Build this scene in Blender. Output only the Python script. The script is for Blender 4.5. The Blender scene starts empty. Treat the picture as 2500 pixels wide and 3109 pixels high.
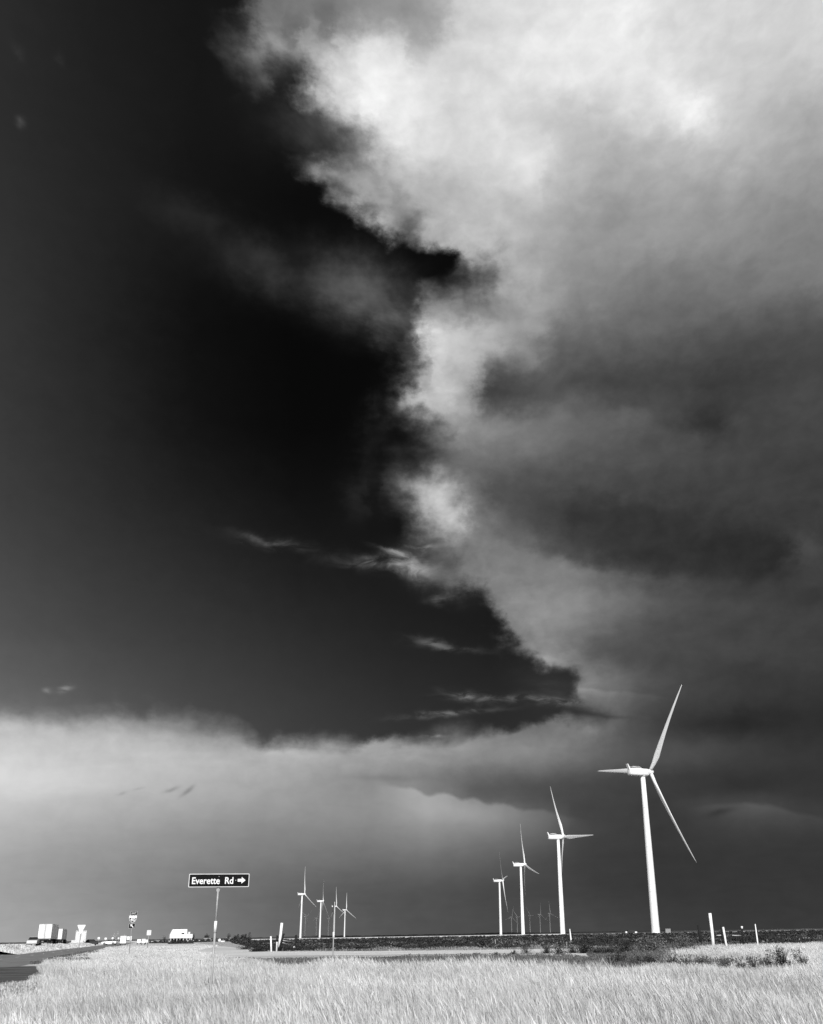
import bpy, math, random
import numpy as np
from mathutils import Matrix, Vector, Euler

random.seed(7)
RNG = np.random.default_rng(11)
R = math.radians
sc = bpy.context.scene
COL = sc.collection

# ------------------------------------------------------------------ camera
EYE = 1.15                                   # a low tripod
PITCH, ROLL, FPX, PPX, PPY = R(22.80), R(1.0), 3051.0, 1410.0, 1555.0   # lens measured on the print (2500 x 3109)
_f = np.array([0, math.cos(PITCH), math.sin(PITCH)])
_u0 = np.array([0, -math.sin(PITCH), math.cos(PITCH)])
_r0 = np.array([1.0, 0, 0])
_u = _u0 * math.cos(ROLL) + _r0 * math.sin(ROLL)
_r = _r0 * math.cos(ROLL) - _u0 * math.sin(ROLL)
_C = np.array([0, 0, EYE])
cam = bpy.data.cameras.new('camera')
cam_ob = bpy.data.objects.new('camera', cam)
COL.objects.link(cam_ob)
cam_ob.matrix_world = Matrix(((_r[0], _u[0], -_f[0], 0), (_r[1], _u[1], -_f[1], 0), (_r[2], _u[2], -_f[2], EYE), (0, 0, 0, 1)))
cam.sensor_fit = 'VERTICAL'
cam.sensor_height = 56.0
cam.lens = 56.0 * FPX / 3109.0
cam.shift_x = -(PPX - 1250.0) / 3109.0
cam.shift_y = 0.0
cam.clip_start = 0.1
cam.clip_end = 60000
sc.camera = cam_ob


def ray(px, py):
    d = _f + (px - PPX) / FPX * _r + (PPY - py) / FPX * _u
    return d / np.linalg.norm(d)


def gnd(px, py, z=0.0):
    "ground point seen at a place of the print"
    d = ray(px, py)
    return _C + d * ((z - EYE) / d[2])


def at(px, py, dist):
    "point at a horizontal distance"
    d = ray(px, py)
    return _C + d * dist / math.hypot(d[0], d[1])


def foot(px, py, dist, z=0.0):
    p = at(px, py, dist)
    return Vector((p[0], p[1], z))


def px2m(n, p):
    return n * float(np.dot(np.array(p) - _C, _f)) / FPX


def proj(p):
    d = np.array(p, float) - _C
    z = d @ _f
    return PPX + FPX * (d @ _r) / z, PPY - FPX * (d @ _u) / z


# ------------------------------------------------------------------ exposure, sun
sc.view_settings.view_transform = 'Standard'
sc.view_settings.look = 'None'
sc.view_settings.exposure = 0.0
sc.view_settings.gamma = 1.0
sc.view_settings.use_curve_mapping = False
SUN_EL, SUN_AZ = R(32), R(174)               # azimuth clockwise from +Y: behind the camera
sun = bpy.data.lights.new('sun', 'SUN')
sun.energy = 5.0
sun.angle = R(0.53)
sun.color = (1.0, 1.0, 1.0)                  # the photograph is black and white
sun_ob = bpy.data.objects.new('sun', sun)
COL.objects.link(sun_ob)
_sd = Vector((math.sin(SUN_AZ) * math.cos(SUN_EL), math.cos(SUN_AZ) * math.cos(SUN_EL), math.sin(SUN_EL)))
sun_ob.rotation_euler = (-_sd).to_track_quat('-Z', 'Y').to_euler()

# ------------------------------------------------------------------ sky
# tones of the cloud, print grey 0..255, read row by row: y: (x, tone) ...
CLOUD = {
    -150: (600, 110, 1000, 125, 1250, 165, 1500, 215, 1800, 235, 2100, 215, 2450, 208),
    50: (700, 88, 875, 118, 1000, 112, 1125, 140, 1250, 142, 1330, 168, 1400, 200, 1500, 216, 1750, 232, 1900, 240, 2000, 222, 2250, 212, 2450, 208),
    150: (700, 88, 790, 120, 875, 150, 1000, 185, 1125, 226, 1220, 216, 1280, 192, 1375, 210, 1500, 222, 1625, 235, 1750, 238, 1900, 234, 2050, 215, 2250, 205, 2450, 205),
    250: (700, 75, 790, 105, 875, 95, 960, 165, 1030, 205, 1125, 232, 1250, 230, 1375, 214, 1500, 225, 1625, 235, 1750, 234, 1875, 225, 2000, 230, 2125, 215, 2300, 200, 2450, 190),
    350: (875, 70, 960, 150, 1030, 195, 1125, 230, 1250, 229, 1375, 214, 1500, 223, 1625, 205, 1750, 195, 1875, 205, 2000, 220, 2100, 235, 2200, 205, 2350, 180, 2450, 170),
    450: (900, 80, 1000, 120, 1090, 165, 1160, 220, 1250, 226, 1375, 216, 1500, 224, 1600, 216, 1700, 195, 1850, 175, 2000, 185, 2125, 195, 2250, 190, 2450, 165),
    550: (880, 100, 1000, 150, 1125, 165, 1250, 192, 1375, 196, 1500, 202, 1620, 214, 1700, 185, 1850, 165, 2000, 168, 2250, 168, 2450, 150),
    650: (1000, 130, 1100, 185, 1180, 175, 1250, 160, 1375, 182, 1500, 184, 1625, 176, 1750, 160, 1850, 145, 2000, 155, 2250, 150, 2450, 135),
    750: (1100, 110, 1250, 150, 1375, 178, 1500, 182, 1625, 166, 1750, 150, 2000, 150, 2250, 138, 2450, 125),
    850: (1125, 90, 1250, 85, 1375, 100, 1460, 120, 1530, 168, 1625, 168, 1750, 140, 2000, 125, 2250, 115, 2450, 120),
    950: (1125, 70, 1220, 80, 1300, 135, 1375, 145, 1500, 140, 1625, 152, 1750, 125, 2000, 105, 2250, 100, 2450, 90),
    1000: (1125, 60, 1220, 80, 1290, 190, 1400, 192, 1500, 172, 1625, 152, 1700, 110, 1850, 100, 2000, 95, 2250, 85, 2450, 80),
    1060: (1150, 60, 1240, 85, 1310, 202, 1400, 198, 1500, 185, 1570, 130, 1700, 95, 1850, 90, 2000, 85, 2250, 75, 2450, 72),
    1150: (1150, 60, 1240, 130, 1330, 185, 1430, 170, 1500, 100, 1600, 88, 1750, 80, 2000, 72, 2250, 70, 2450, 72),
    1210: (1150, 120, 1235, 195, 1350, 184, 1430, 150, 1490, 85, 1600, 80, 1750, 85, 2000, 80, 2170, 66, 2450, 75),
    1300: (1200, 130, 1300, 155, 1400, 145, 1500, 122, 1600, 112, 1750, 102, 1900, 86, 2050, 74, 2150, 56, 2250, 68, 2450, 70),
    1400: (1250, 80, 1320, 95, 1400, 108, 1500, 106, 1625, 95, 1750, 86, 2000, 80, 2250, 72, 2450, 65),
    1490: (1180, 130, 1260, 196, 1350, 190, 1420, 120, 1500, 80, 1625, 72, 1750, 68, 2000, 66, 2250, 64, 2450, 64),
    1590: (1220, 130, 1300, 188, 1390, 182, 1450, 125, 1550, 88, 1650, 72, 1750, 60, 2000, 58, 2250, 60, 2450, 62),
    1680: (1250, 100, 1375, 125, 1500, 120, 1600, 108, 1700, 82, 1850, 58, 2000, 52, 2250, 52, 2350, 52, 2450, 64),
    1740: (1300, 100, 1400, 120, 1550, 122, 1700, 108, 1850, 82, 1980, 62, 2150, 56, 2350, 52, 2450, 64),
    1800: (1400, 110, 1500, 125, 1625, 126, 1750, 118, 1875, 95, 2000, 74, 2250, 65, 2450, 62),
    1900: (1450, 90, 1550, 118, 1625, 128, 1750, 115, 1875, 98, 2000, 80, 2250, 68, 2450, 66),
    2000: (1550, 110, 1640, 142, 1720, 128, 1800, 100, 1900, 80, 2000, 72, 2250, 62, 2450, 65),
    2050: (1600, 80, 1700, 78, 1790, 118, 1900, 95, 2000, 75, 2250, 58, 2450, 60),
    2110: (1650, 100, 1750, 128, 1850, 112, 1950, 85, 2100, 65, 2250, 55, 2450, 55),
    2160: (0, 130, 400, 120, 700, 90, 1650, 90, 1780, 88, 1850, 100, 2000, 75, 2250, 52, 2450, 52),
    2210: (0, 188, 125, 182, 250, 172, 375, 168, 500, 152, 625, 125, 750, 115, 1000, 140, 1500, 110, 1700, 112, 1800, 122, 1900, 86, 2000, 70, 2100, 62, 2250, 50, 2450, 52),
    2260: (0, 198, 250, 190, 500, 182, 625, 166, 750, 142, 850, 176, 1000, 166, 1250, 155, 1500, 142, 1650, 136, 1750, 115, 1900, 86, 2000, 76, 2250, 65, 2450, 55),
    2310: (0, 204, 250, 194, 500, 186, 750, 170, 1000, 160, 1250, 146, 1500, 130, 1650, 125, 1800, 100, 1950, 80, 2100, 75, 2250, 65, 2450, 58),
    2360: (0, 210, 250, 197, 500, 186, 750, 170, 1000, 150, 1250, 134, 1375, 108, 1500, 100, 1750, 80, 2000, 65, 2250, 55, 2450, 55),
    2410: (0, 204, 250, 192, 500, 181, 750, 165, 1000, 146, 1250, 136, 1350, 120, 1450, 85, 1750, 74, 2000, 62, 2250, 55, 2450, 55),
    2455: (0, 196, 250, 186, 500, 170, 750, 155, 1000, 148, 1200, 142, 1375, 140, 1500, 122, 1600, 96, 1750, 70, 2000, 60, 2150, 72, 2300, 80, 2450, 68),
    2500: (0, 184, 250, 170, 500, 155, 750, 140, 1000, 138, 1250, 132, 1500, 116, 1650, 94, 1750, 72, 2000, 60, 2250, 62, 2450, 58),
    2600: (0, 165, 250, 150, 500, 140, 750, 125, 1000, 116, 1250, 107, 1500, 88, 1625, 74, 1750, 65, 2000, 58, 2250, 56, 2450, 55),
    2700: (0, 158, 250, 143, 500, 126, 750, 108, 1000, 93, 1250, 80, 1500, 70, 1750, 65, 2000, 58, 2250, 58, 2450, 58),
    2800: (0, 163, 250, 152, 500, 132, 750, 110, 1000, 94, 1250, 81, 1500, 74, 1750, 74, 2000, 64, 2250, 60, 2450, 60),
    2900: (0, 166, 250, 154, 500, 134, 750, 112, 1000, 95, 1250, 82, 1500, 75, 1750, 75, 2000, 65, 2250, 61, 2450, 60),
}
CLEAR = {
    -150: (0, 44, 300, 34, 600, 26, 900, 24, 1300, 24),
    60: (0, 46, 300, 34, 600, 27, 800, 30, 1000, 26),
    300: (0, 46, 300, 36, 600, 27, 900, 28, 1200, 30),
    650: (0, 50, 300, 38, 600, 24, 900, 15, 1300, 15),
    1000: (0, 54, 300, 38, 600, 19, 900, 10, 1300, 10),
    1300: (0, 57, 300, 42, 600, 22, 900, 10, 1400, 9),
    1500: (0, 62, 300, 48, 600, 32, 900, 19, 1400, 14),
    1700: (0, 70, 300, 56, 600, 43, 900, 30, 1400, 22),
    1900: (0, 80, 300, 66, 600, 55, 900, 43, 1200, 34, 1500, 28),
    2050: (0, 94, 300, 78, 600, 64, 900, 52, 1200, 42, 1500, 36, 1800, 42),
    2150: (0, 105, 300, 86, 600, 70, 900, 58, 1200, 47, 1500, 40, 1800, 44),
    2260: (0, 115, 600, 80, 900, 62, 1200, 52, 1500, 46, 1800, 50),
    2900: (0, 120, 600, 100, 1200, 80, 1800, 60),
}
HOLE = [(757, -600), (757, 58), (716, 137), (708, 175), (764, 245), (792, 262), (832, 190), (896, 196), (918, 288), (903, 318),
        (1009, 368), (1112, 448), (1010, 480), (890, 497), (966, 570), (1067, 627), (1125, 672), (1168, 694), (1250, 722),
        (1322, 752), (1394, 802), (1490, 832), (1420, 860), (1290, 870), (1250, 930), (1240, 1010), (1226, 1081), (1247, 1125),
        (1216, 1206), (1224, 1240), (1292, 1288), (1302, 1330), (1272, 1380), (1250, 1430), (1230, 1476), (1287, 1611), (1350, 1665),
        (1386, 1773), (1458, 1809), (1512, 1881), (1548, 1935), (1610, 1992), (1654, 2034), (1726, 2042), (1733, 2085),
        (1719, 2114), (1812, 2171), (1683, 2186), (1589, 2200), (1553, 2222), (1394, 2229), (1250, 2242), (1081, 2251),
        (836, 2251), (779, 2260), (764, 2232), (721, 2200), (577, 2171), (404, 2164), (324, 2161), (216, 2175), (123, 2153),
        (43, 2143), (-900, 2150), (-900, -600)]
# thin veils in the clear part: x, y, half length, half width, slope, tone
VEILS = [(960, 400, 140, 80, .2, 46), (1060, 420, 90, 60, .3, 40), (640, 690, 190, 60, .5, 16), (860, 830, 240, 85, .45, 32),
         (1090, 890, 230, 110, .4, 58), (1190, 980, 130, 75, .5, 70), (1150, 940, 130, 65, .4, 40), (1140, 1350, 60, 150, .2, 26), (1190, 1440, 60, 90, .3, 30),
         (1090, 1500, 60, 80, .3, 16), (1320, 1735, 110, 55, .4, 52), (1660, 2075, 90, 60, .1, 16)]
# fine streaks, kept apart because they are thinner than the table
STREAKS = [(840, 1648, 110, 20, .14, 20), (770, 1632, 70, 12, .25, 12), (1210, 1690, 90, 18, -.16, 34), (1290, 1662, 70, 12, -.1, 44), (1180, 1672, 50, 7, .35, 30), (1150, 1712, 150, 22, .05, 26), (1250, 1726, 70, 30, .3, 34),
           (1335, 1818, 38, 9, -.12, 32), (1325, 1836, 20, 9, .3, 16), (1310, 1952, 60, 15, .2, 28), (1370, 1968, 100, 10, .06, 18), (1410, 2112, 60, 14, .3, 30),
           (1510, 2122, 130, 11, .04, 26), (1390, 2160, 120, 8, -.06, 24), (1330, 2172, 120, 8, -.08, 20), (1700, 2132, 110, 12, .12, 30),
           (50, 150, 16, 20, .2, 30), (182, 172, 15, 12, -.6, 24), (58, 368, 14, 16, .5, 18), (195, 2094, 22, 11, -.3, 24), (145, 2098, 12, 8, 0, 20), (1330, 2236, 40, 4, 0, 40)]
BREAKS = [(520, 2398, 22, 6, -.3, 34), (570, 2402, 24, 6, -.75, 40), (370, 2410, 14, 5, -.3, 20), (420, 2398, 16, 4, -.2, 14), (2190, 2466, 42, 10, -.25, 18), (1180, 2362, 110, 10, .02, 12), (1775, 2164, 70, 9, .14, 44), (1720, 2150, 60, 14, .2, 30), (1700, 2048, 60, 18, .1, 22), (1850, 2176, 60, 6, .1, 14)]
# shelves of cloud: print x, y, how much brighter it is just below them; depth and softness in degrees
LEDGES = [([(1130, 2376, 0), (1230, 2394, 26), (1262, 2398, 32), (1300, 2418, 38), (1335, 2410, 38), (1365, 2414, 36), (1400, 2430, 34), (1440, 2424, 34), (1480, 2440, 28), (1530, 2442, 28), (1580, 2458, 24), (1640, 2460, 20), (1720, 2480, 10), (1800, 2492, 0)], 2.4, .15),
          ([(1450, 1632, 0), (1600, 1668, 12), (1750, 1712, 22), (1900, 1742, 18), (2100, 1754, 11), (2300, 1756, 9), (2380, 1705, 6), (2450, 1640, 0)], 2.4, .42),
          ([(2080, 2458, 0), (2250, 2440, 15), (2330, 2448, 16), (2450, 2476, 11), (2600, 2500, 0)], 1.2, .16),
          ([(1960, 1280, 0), (2080, 1305, 7), (2180, 1298, 9), (2250, 1260, 5), (2310, 1210, 0)], 1.2, .4),
          ([(1640, 2100, 0), (1720, 2088, 20), (1850, 2098, 16), (2050, 2120, 0)], 0.9, .12),
          ([(1560, 2006, 0), (1620, 1992, 18), (1720, 2004, 12), (1850, 2030, 0)], 0.9, .15)]


# lighter and darker passages within the cloud
BLOBS = [(2100, 330, 90, 60, .6, 14), (1610, 480, 70, 90, .8, 10), (1500, 1130, 80, 90, .2, -16), (1545, 1190, 70, 40, .3, -12), (1600, 1080, 80, 25, .5, 16), (1720, 1230, 90, 20, -.3, 12),
         (1900, 1290, 70, 25, -.3, 12), (1850, 1180, 150, 60, .1, -10), (2150, 1280, 100, 50, -.2, -4), (1900, 1560, 300, 30, .05, -6), (1800, 1480, 250, 20, 0, 6), (2200, 1500, 200, 30, 0, 6),
         (2250, 1640, 150, 50, -.1, -8), (2380, 1690, 60, 30, -.8, -5), (2440, 1650, 40, 60, -1.5, 10), (1900, 1830, 200, 22, 0, 9), (1700, 1850, 150, 20, 0, 10), (2000, 1900, 250, 25, 0, -7),
         (1650, 1890, 160, 22, 0, 9), (1800, 1960, 150, 28, .05, -12), (2300, 1800, 200, 30, 0, -6), (2300, 1980, 200, 25, 0, 6), (1900, 2140, 200, 28, .05, -12), (1750, 2195, 110, 24, -.05, 16),
         (2100, 2200, 250, 30, .05, -7), (2200, 2100, 200, 24, 0, 6), (100, 2360, 250, 50, 0, 8), (300, 2440, 300, 25, 0, -6), (600, 2300, 250, 22, .03, 8), (900, 2290, 250, 22, 0, 8),
         (1290, 1040, 80, 60, .2, 12), (1240, 1210, 40, 45, 0, 15), (1320, 1190, 90, 50, -.3, 8), (1310, 1550, 70, 55, .8, 16), (1370, 1600, 60, 40, .4, 10), (1120, 330, 110, 110, .8, 8), (1000, 250, 80, 40, .5, 12),
         (1340, 560, 90, 40, .4, -14), (1190, 590, 70, 30, .3, -22), (1230, 640, 60, 30, .5, -20), (1120, 640, 50, 30, .6, 22), (1000, 540, 60, 30, .6, 14), (880, 110, 30, 50, 0, -24), (980, 100, 24, 40, .2, -20), (820, 130, 40, 40, 0, 18),
         (1290, 120, 40, 60, .3, -14), (1340, 80, 40, 40, 0, -8), (1500, 230, 120, 50, .4, -8), (1420, 880, 60, 60, .4, -14), (1450, 960, 60, 40, .6, -12), (1560, 700, 80, 30, .2, 8), (1750, 900, 120, 40, -.2, 6), (2050, 820, 150, 40, -.3, -6), (2250, 900, 150, 40, -.2, 5),
         (2300, 620, 120, 60, 0, -6), (1950, 1010, 200, 30, -.1, 5), (2200, 1150, 200, 40, -.1, -6), (1500, 1300, 120, 30, .2, 8), (1650, 1360, 150, 25, .15, 6), (1450, 1430, 120, 40, .2, -6), (1480, 1750, 120, 30, .3, 6), (1560, 1820, 100, 20, .1, 8)]


def blobs(x, y):
    v = 0.0
    for (a, b, l, w, s, t) in BLOBS:
        n = math.hypot(1, s)
        dx, dy = x - a, y - b
        v += t * math.exp(-((dx + dy * s) / n / l) ** 2 - ((dy - dx * s) / n / max(w, 30)) ** 2)
    return v


def srow(tab, x, y):
    ys = sorted(tab)
    v = [np.interp(x, tab[k][0::2], tab[k][1::2]) for k in ys]
    return float(np.interp(y, ys, v))


def hole_sd(x, y):
    "distance to the edge of the cloud, positive in the cloud"
    p = np.array(HOLE, float)
    q = np.roll(p, -1, 0)
    e = q - p
    w = np.array([x, y]) - p
    t = np.clip((w * e).sum(1) / (e * e).sum(1), 0, 1)
    d = np.sqrt(((w - e * t[:, None]) ** 2).sum(1)).min()
    c = ((p[:, 1] > y) != (q[:, 1] > y)) & (x < e[:, 0] * (y - p[:, 1]) / np.where(e[:, 1] == 0, 1e-9, e[:, 1]) + p[:, 0])
    return -d if c.sum() % 2 else d


def veil(x, y):
    v = 0.0
    for (a, b, l, w, s, t) in VEILS:
        n = math.hypot(1, s)
        dx, dy = x - a, y - b
        al, ac = (dx + dy * s) / n, (dy - dx * s) / n
        v = max(v, t * math.exp(-(al / l) ** 2 - (ac / w) ** 2))
    return v


SX, ROWS, EL0, EL1, COLS = 27.0, 66, -2.0, 51.0, 100
EH = (EL1 - EL0) / (ROWS - 1)
grid = np.zeros((ROWS, COLS, 4))
for i in range(ROWS):
    el = R(EL0 + i * EH)
    for j in range(COLS):
        X = -SX + 2 * SX * j / (COLS - 1)
        az = R(X) / math.cos(el)
        d = np.array([math.sin(az) * math.cos(el), math.cos(az) * math.cos(el), math.sin(el)])
        z = d @ _f
        x, y = PPX + FPX * (d @ _r) / z, PPY - FPX * (d @ _u) / z
        xc = min(max(x, -60), 2560)
        yc = min(max(y, -150), 2900)
        grid[i, j] = ((srow(CLOUD, xc, yc) + blobs(xc, yc)) / 255, 0.5 + max(-240, min(240, hole_sd(xc, yc))) / 500, srow(CLEAR, xc, yc) / 255, veil(xc, yc) / 255)


def soft(a):
    b = np.pad(a, ((1, 1), (1, 1), (0, 0)), 'edge')
    b = (b[:-2] + 4 * b[1:-1] + b[2:]) / 6
    return (b[:, :-2] + 4 * b[:, 1:-1] + b[:, 2:]) / 6


src = grid.copy()
for _ in range(3):
    grid = grid + (src - soft(grid)) * 0.9
grid = np.clip(grid, 0, 1)

world = bpy.data.worlds.new('World')
sc.world = world
world.use_nodes = True
NT = world.node_tree
NT.nodes.clear()


def nd(t, **kw):
    n = NT.nodes.new(t)
    for k, v in kw.items():
        setattr(n, k, v)
    return n


def lk(a, b):
    if isinstance(a, (int, float)):
        b.default_value = a
    elif isinstance(a, tuple):
        b.default_value = a
    else:
        NT.links.new(a, b)


def mth(op, a, b=None, c=None, clamp=False):
    n = nd('ShaderNodeMath', operation=op, use_clamp=clamp)
    for k, v in enumerate((a, b, c)):
        if v is not None:
            lk(v, n.inputs[k])
    return n.outputs[0]


def vmt(op, a, b=None, c=None):
    n = nd('ShaderNodeVectorMath', operation=op)
    for k, v in enumerate((a, b, c)):
        if v is not None:
            lk(v, n.inputs[k])
    return n.outputs[0]


def noise(vec, scale, detail, rough=0.55, dist=0.0, dim='2D'):
    n = nd('ShaderNodeTexNoise', noise_dimensions=dim)
    lk(vec, n.inputs['Vector'])
    n.inputs['Scale'].default_value = scale
    n.inputs['Detail'].default_value = detail
    n.inputs['Roughness'].default_value = rough
    n.inputs['Distortion'].default_value = dist
    return n


def sstep(v, a, b, lo=0.0, hi=1.0):
    n = nd('ShaderNodeMapRange', interpolation_type='SMOOTHSTEP')
    lk(v, n.inputs['Value'])
    for k, q in (('From Min', a), ('From Max', b), ('To Min', lo), ('To Max', hi)):
        lk(q, n.inputs[k])
    return n.outputs['Result']


def build_sky():
    tc = nd('ShaderNodeTexCoord')
    D = tc.outputs['Generated']
    D = vmt('NORMALIZE', D)
    sp = nd('ShaderNodeSeparateXYZ')
    lk(D, sp.inputs[0])
    dx, dy, dz = sp.outputs
    el = mth('ARCSINE', dz)
    az = mth('ARCTAN2', dx, dy)
    azs = mth('MULTIPLY', az, mth('COSINE', el))
    X = mth('MULTIPLY', azs, 180 / math.pi)
    Y = mth('MULTIPLY', el, 180 / math.pi)
    # cloud-deck coordinates: seen from below they crowd together towards the horizon
    inv = mth('DIVIDE', 1.0, mth('ADD', mth('MAXIMUM', dz, 0.0), 0.16))
    qc = nd('ShaderNodeCombineXYZ')
    lk(mth('MULTIPLY', dx, inv), qc.inputs[0])
    lk(mth('MULTIPLY', dy, inv), qc.inputs[1])
    Q = qc.outputs[0]
    pc = nd('ShaderNodeCombineXYZ')
    lk(X, pc.inputs[0])
    lk(mth('MULTIPLY', Y, 1.25), pc.inputs[1])
    Pv = pc.outputs[0]
    high = sstep(Y, 3.0, 22.0)
    # two warps: broad billows and fine curl
    w1 = noise(Pv, 0.16, 3, 0.5)
    w2 = noise(Pv, 0.75, 4, 0.6)
    w3 = noise(Pv, 2.2, 4, 0.55)
    def off(n, a):
        return vmt('MULTIPLY', vmt('SUBTRACT', n.outputs['Color'], (0.5, 0.5, 0.5)), a)
    wamp = mth('MULTIPLY_ADD', high, 0.75, 0.25)
    s = vmt('ADD', off(w1, (0.7, 0.4, 0)), vmt('ADD', off(w2, (1.5, 1.2, 0)), off(w3, (0.35, 0.25, 0))))
    sc2 = nd('ShaderNodeVectorMath', operation='SCALE')
    lk(s, sc2.inputs[0])
    lk(wamp, sc2.inputs['Scale'])
    xyz = nd('ShaderNodeSeparateXYZ')
    lk(sc2.outputs[0], xyz.inputs[0])
    Xw = mth('ADD', X, xyz.outputs[0])
    Yw = mth('ADD', Y, xyz.outputs[1])
    tx = mth('MULTIPLY_ADD', Xw, 0.5 / SX, 0.5, clamp=True)
    ty = mth('MINIMUM', mth('MAXIMUM', mth('MULTIPLY_ADD', Yw, 1 / EH, -EL0 / EH), 1.0), ROWS - 1.0)
    # every row's share: a cubic B-spline in elevation, kept in a curve
    def share(i):
        t = mth('MULTIPLY_ADD', ty, 0.25, 0.5 - i / 4, clamp=True)
        fc = nd('ShaderNodeFloatCurve')
        cu = fc.mapping.curves[0]
        for k in range(1, 32):
            u = abs(-2 + k / 8)
            cu.points.new(k / 32, (max(0, 2 - u) ** 3 - 4 * max(0, 1 - u) ** 3) / 6)
        cu.points[0].location = (0, 0)
        cu.points[len(cu.points) - 1].location = (1, 0)
        fc.mapping.update()
        lk(t, fc.inputs[1])
        return fc.outputs[0]
    acc = [None] * 4
    for i in range(ROWS):
        ws = share(i)
        for ch in range(4):
            if ch == 3 and grid[i, :, 3].max() < 0.006:
                continue
            fc = nd('ShaderNodeFloatCurve')
            cu = fc.mapping.curves[0]
            for j in range(1, COLS - 1):
                cu.points.new(j / (COLS - 1), float(grid[i, j, ch]))
            cu.points[0].location = (0, float(grid[i, 0, ch]))
            cu.points[len(cu.points) - 1].location = (1, float(grid[i, COLS - 1, ch]))
            fc.mapping.update()
            lk(tx, fc.inputs[1])
            v = fc.outputs[0]
            acc[ch] = mth('MULTIPLY', v, ws) if acc[ch] is None else mth('MULTIPLY_ADD', v, ws, acc[ch])
    Lc, Sd, Ls, alp = acc
    # ragged edge of the cloud
    e1 = noise(Pv, 0.6, 5, 0.5).outputs['Fac']
    e2 = noise(Q, 5.0, 4, 0.55, 0.5).outputs['Fac']
    eamp = mth('MULTIPLY_ADD', high, 0.17, 0.03)
    sdn = mth('ADD', Sd, mth('MULTIPLY', mth('ADD', mth('SUBTRACT', e1, 0.5), mth('MULTIPLY', mth('SUBTRACT', e2, 0.5), 0.7)), eamp))
    ew = mth('MULTIPLY', mth('MULTIPLY_ADD', high, 0.13, 0.04), sstep(w1.outputs['Fac'], 0.35, 0.65, 0.45, 1.5))
    mask = sstep(sdn, mth('SUBTRACT', 0.5, ew), mth('ADD', 0.5, ew))
    # body detail of the cloud
    b1 = noise(Q, 4.2, 6, 0.58, 0.5).outputs['Fac']
    b2 = noise(Pv, 0.85, 5, 0.55, 0.2).outputs['Fac']
    det = mth('ADD', mth('MULTIPLY', mth('SUBTRACT', b1, 0.5), 0.22), mth('MULTIPLY', mth('SUBTRACT', b2, 0.5), 0.22))
    edge = sstep(Sd, 0.95, 0.5)
    det = mth('MULTIPLY', det, mth('MULTIPLY_ADD', edge, 0.55, 0.55))
    det = mth('MULTIPLY', det, mth('MULTIPLY_ADD', Lc, 0.8, 0.22))
    det = mth('MULTIPLY', det, mth('MULTIPLY_ADD', high, 0.6, 0.4))
    cl = mth('ADD', Lc, det)
    # veils and fine streaks
    v1 = noise(Q, 5.0, 5, 0.6, 0.2).outputs['Fac']
    v2 = noise(Q, 16.0, 4, 0.55, 0.4).outputs['Fac']
    vm = mth('MULTIPLY', alp, sstep(v1, 0.25, 0.72, 0.45, 1.45))
    sx_ = mth('MULTIPLY_ADD', xyz.outputs[0], 0.35, X)
    sy_ = mth('MULTIPLY_ADD', xyz.outputs[1], 0.45, Y)

    def streaks(tab):
        tot = None
        for (px, py, l, w, sl, t) in tab:
            if not t:
                continue
            d0 = ray(px, py)
            dl = ray(px + l / math.hypot(1, sl), py + l * sl / math.hypot(1, sl))
            q0, q1 = [(math.degrees(math.atan2(d[0], d[1])) * math.sqrt(1 - d[2] ** 2), math.degrees(math.asin(d[2]))) for d in (d0, dl)]
            ex, ey = q1[0] - q0[0], q1[1] - q0[1]
            L = math.hypot(ex, ey)
            ex, ey = ex / L, ey / L
            W = L * w / l
            ux = mth('MULTIPLY_ADD', sx_, ex / L, mth('MULTIPLY_ADD', sy_, ey / L, -(q0[0] * ex + q0[1] * ey) / L))
            uy = mth('MULTIPLY_ADD', sx_, -ey / W, mth('MULTIPLY_ADD', sy_, ex / W, (q0[0] * ey - q0[1] * ex) / W))
            g = mth('POWER', 0.3679, mth('MULTIPLY_ADD', ux, ux, mth('MULTIPLY', uy, uy)))
            tot = mth('MULTIPLY', g, t / 255) if tot is None else mth('MULTIPLY_ADD', g, t / 255, tot)
        return tot
    vm = mth('ADD', vm, mth('MULTIPLY', streaks(STREAKS), sstep(v2, 0.3, 0.68, 0.15, 1.9)))
    clear = mth('ADD', Ls, vm)
    cl = mth('SUBTRACT', cl, mth('MULTIPLY', streaks(BREAKS), 0.8))
    for (pts, depth, soft_) in LEDGES:
        lev, am = nd('ShaderNodeFloatCurve'), nd('ShaderNodeFloatCurve')
        q = []
        for (px, py, a_) in pts:
            d = ray(px, py)
            q.append((math.degrees(math.atan2(d[0], d[1])) * math.sqrt(1 - d[2] ** 2), math.degrees(math.asin(d[2])), a_ / 255))
        xa, xb = q[0][0], q[-1][0]
        for n_, k_, sc_ in ((lev, 1, 1 / 60), (am, 2, 1.0)):
            cu = n_.mapping.curves[0]
            for (x_, *r_) in q[1:-1]:
                cu.points.new((x_ - xa) / (xb - xa), r_[k_ - 1] * sc_)
            cu.points[0].location = (0, q[0][k_] * sc_)
            cu.points[len(cu.points) - 1].location = (1, q[-1][k_] * sc_)
            n_.mapping.update()
            lk(mth('MULTIPLY_ADD', sx_, 1 / (xb - xa), -xa / (xb - xa), clamp=True), n_.inputs[1])
        under = mth('SUBTRACT', mth('MULTIPLY', lev.outputs[0], 60.0), sy_)
        under = mth('ADD', under, mth('MULTIPLY', mth('SUBTRACT', e1, 0.5), soft_ * 1.2))
        fade = mth('POWER', 0.3679, mth('DIVIDE', mth('MAXIMUM', under, 0.0), depth))
        cl = mth('MULTIPLY_ADD', am.outputs[0], mth('MULTIPLY', fade, sstep(under, -soft_, soft_)), cl)
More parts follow.
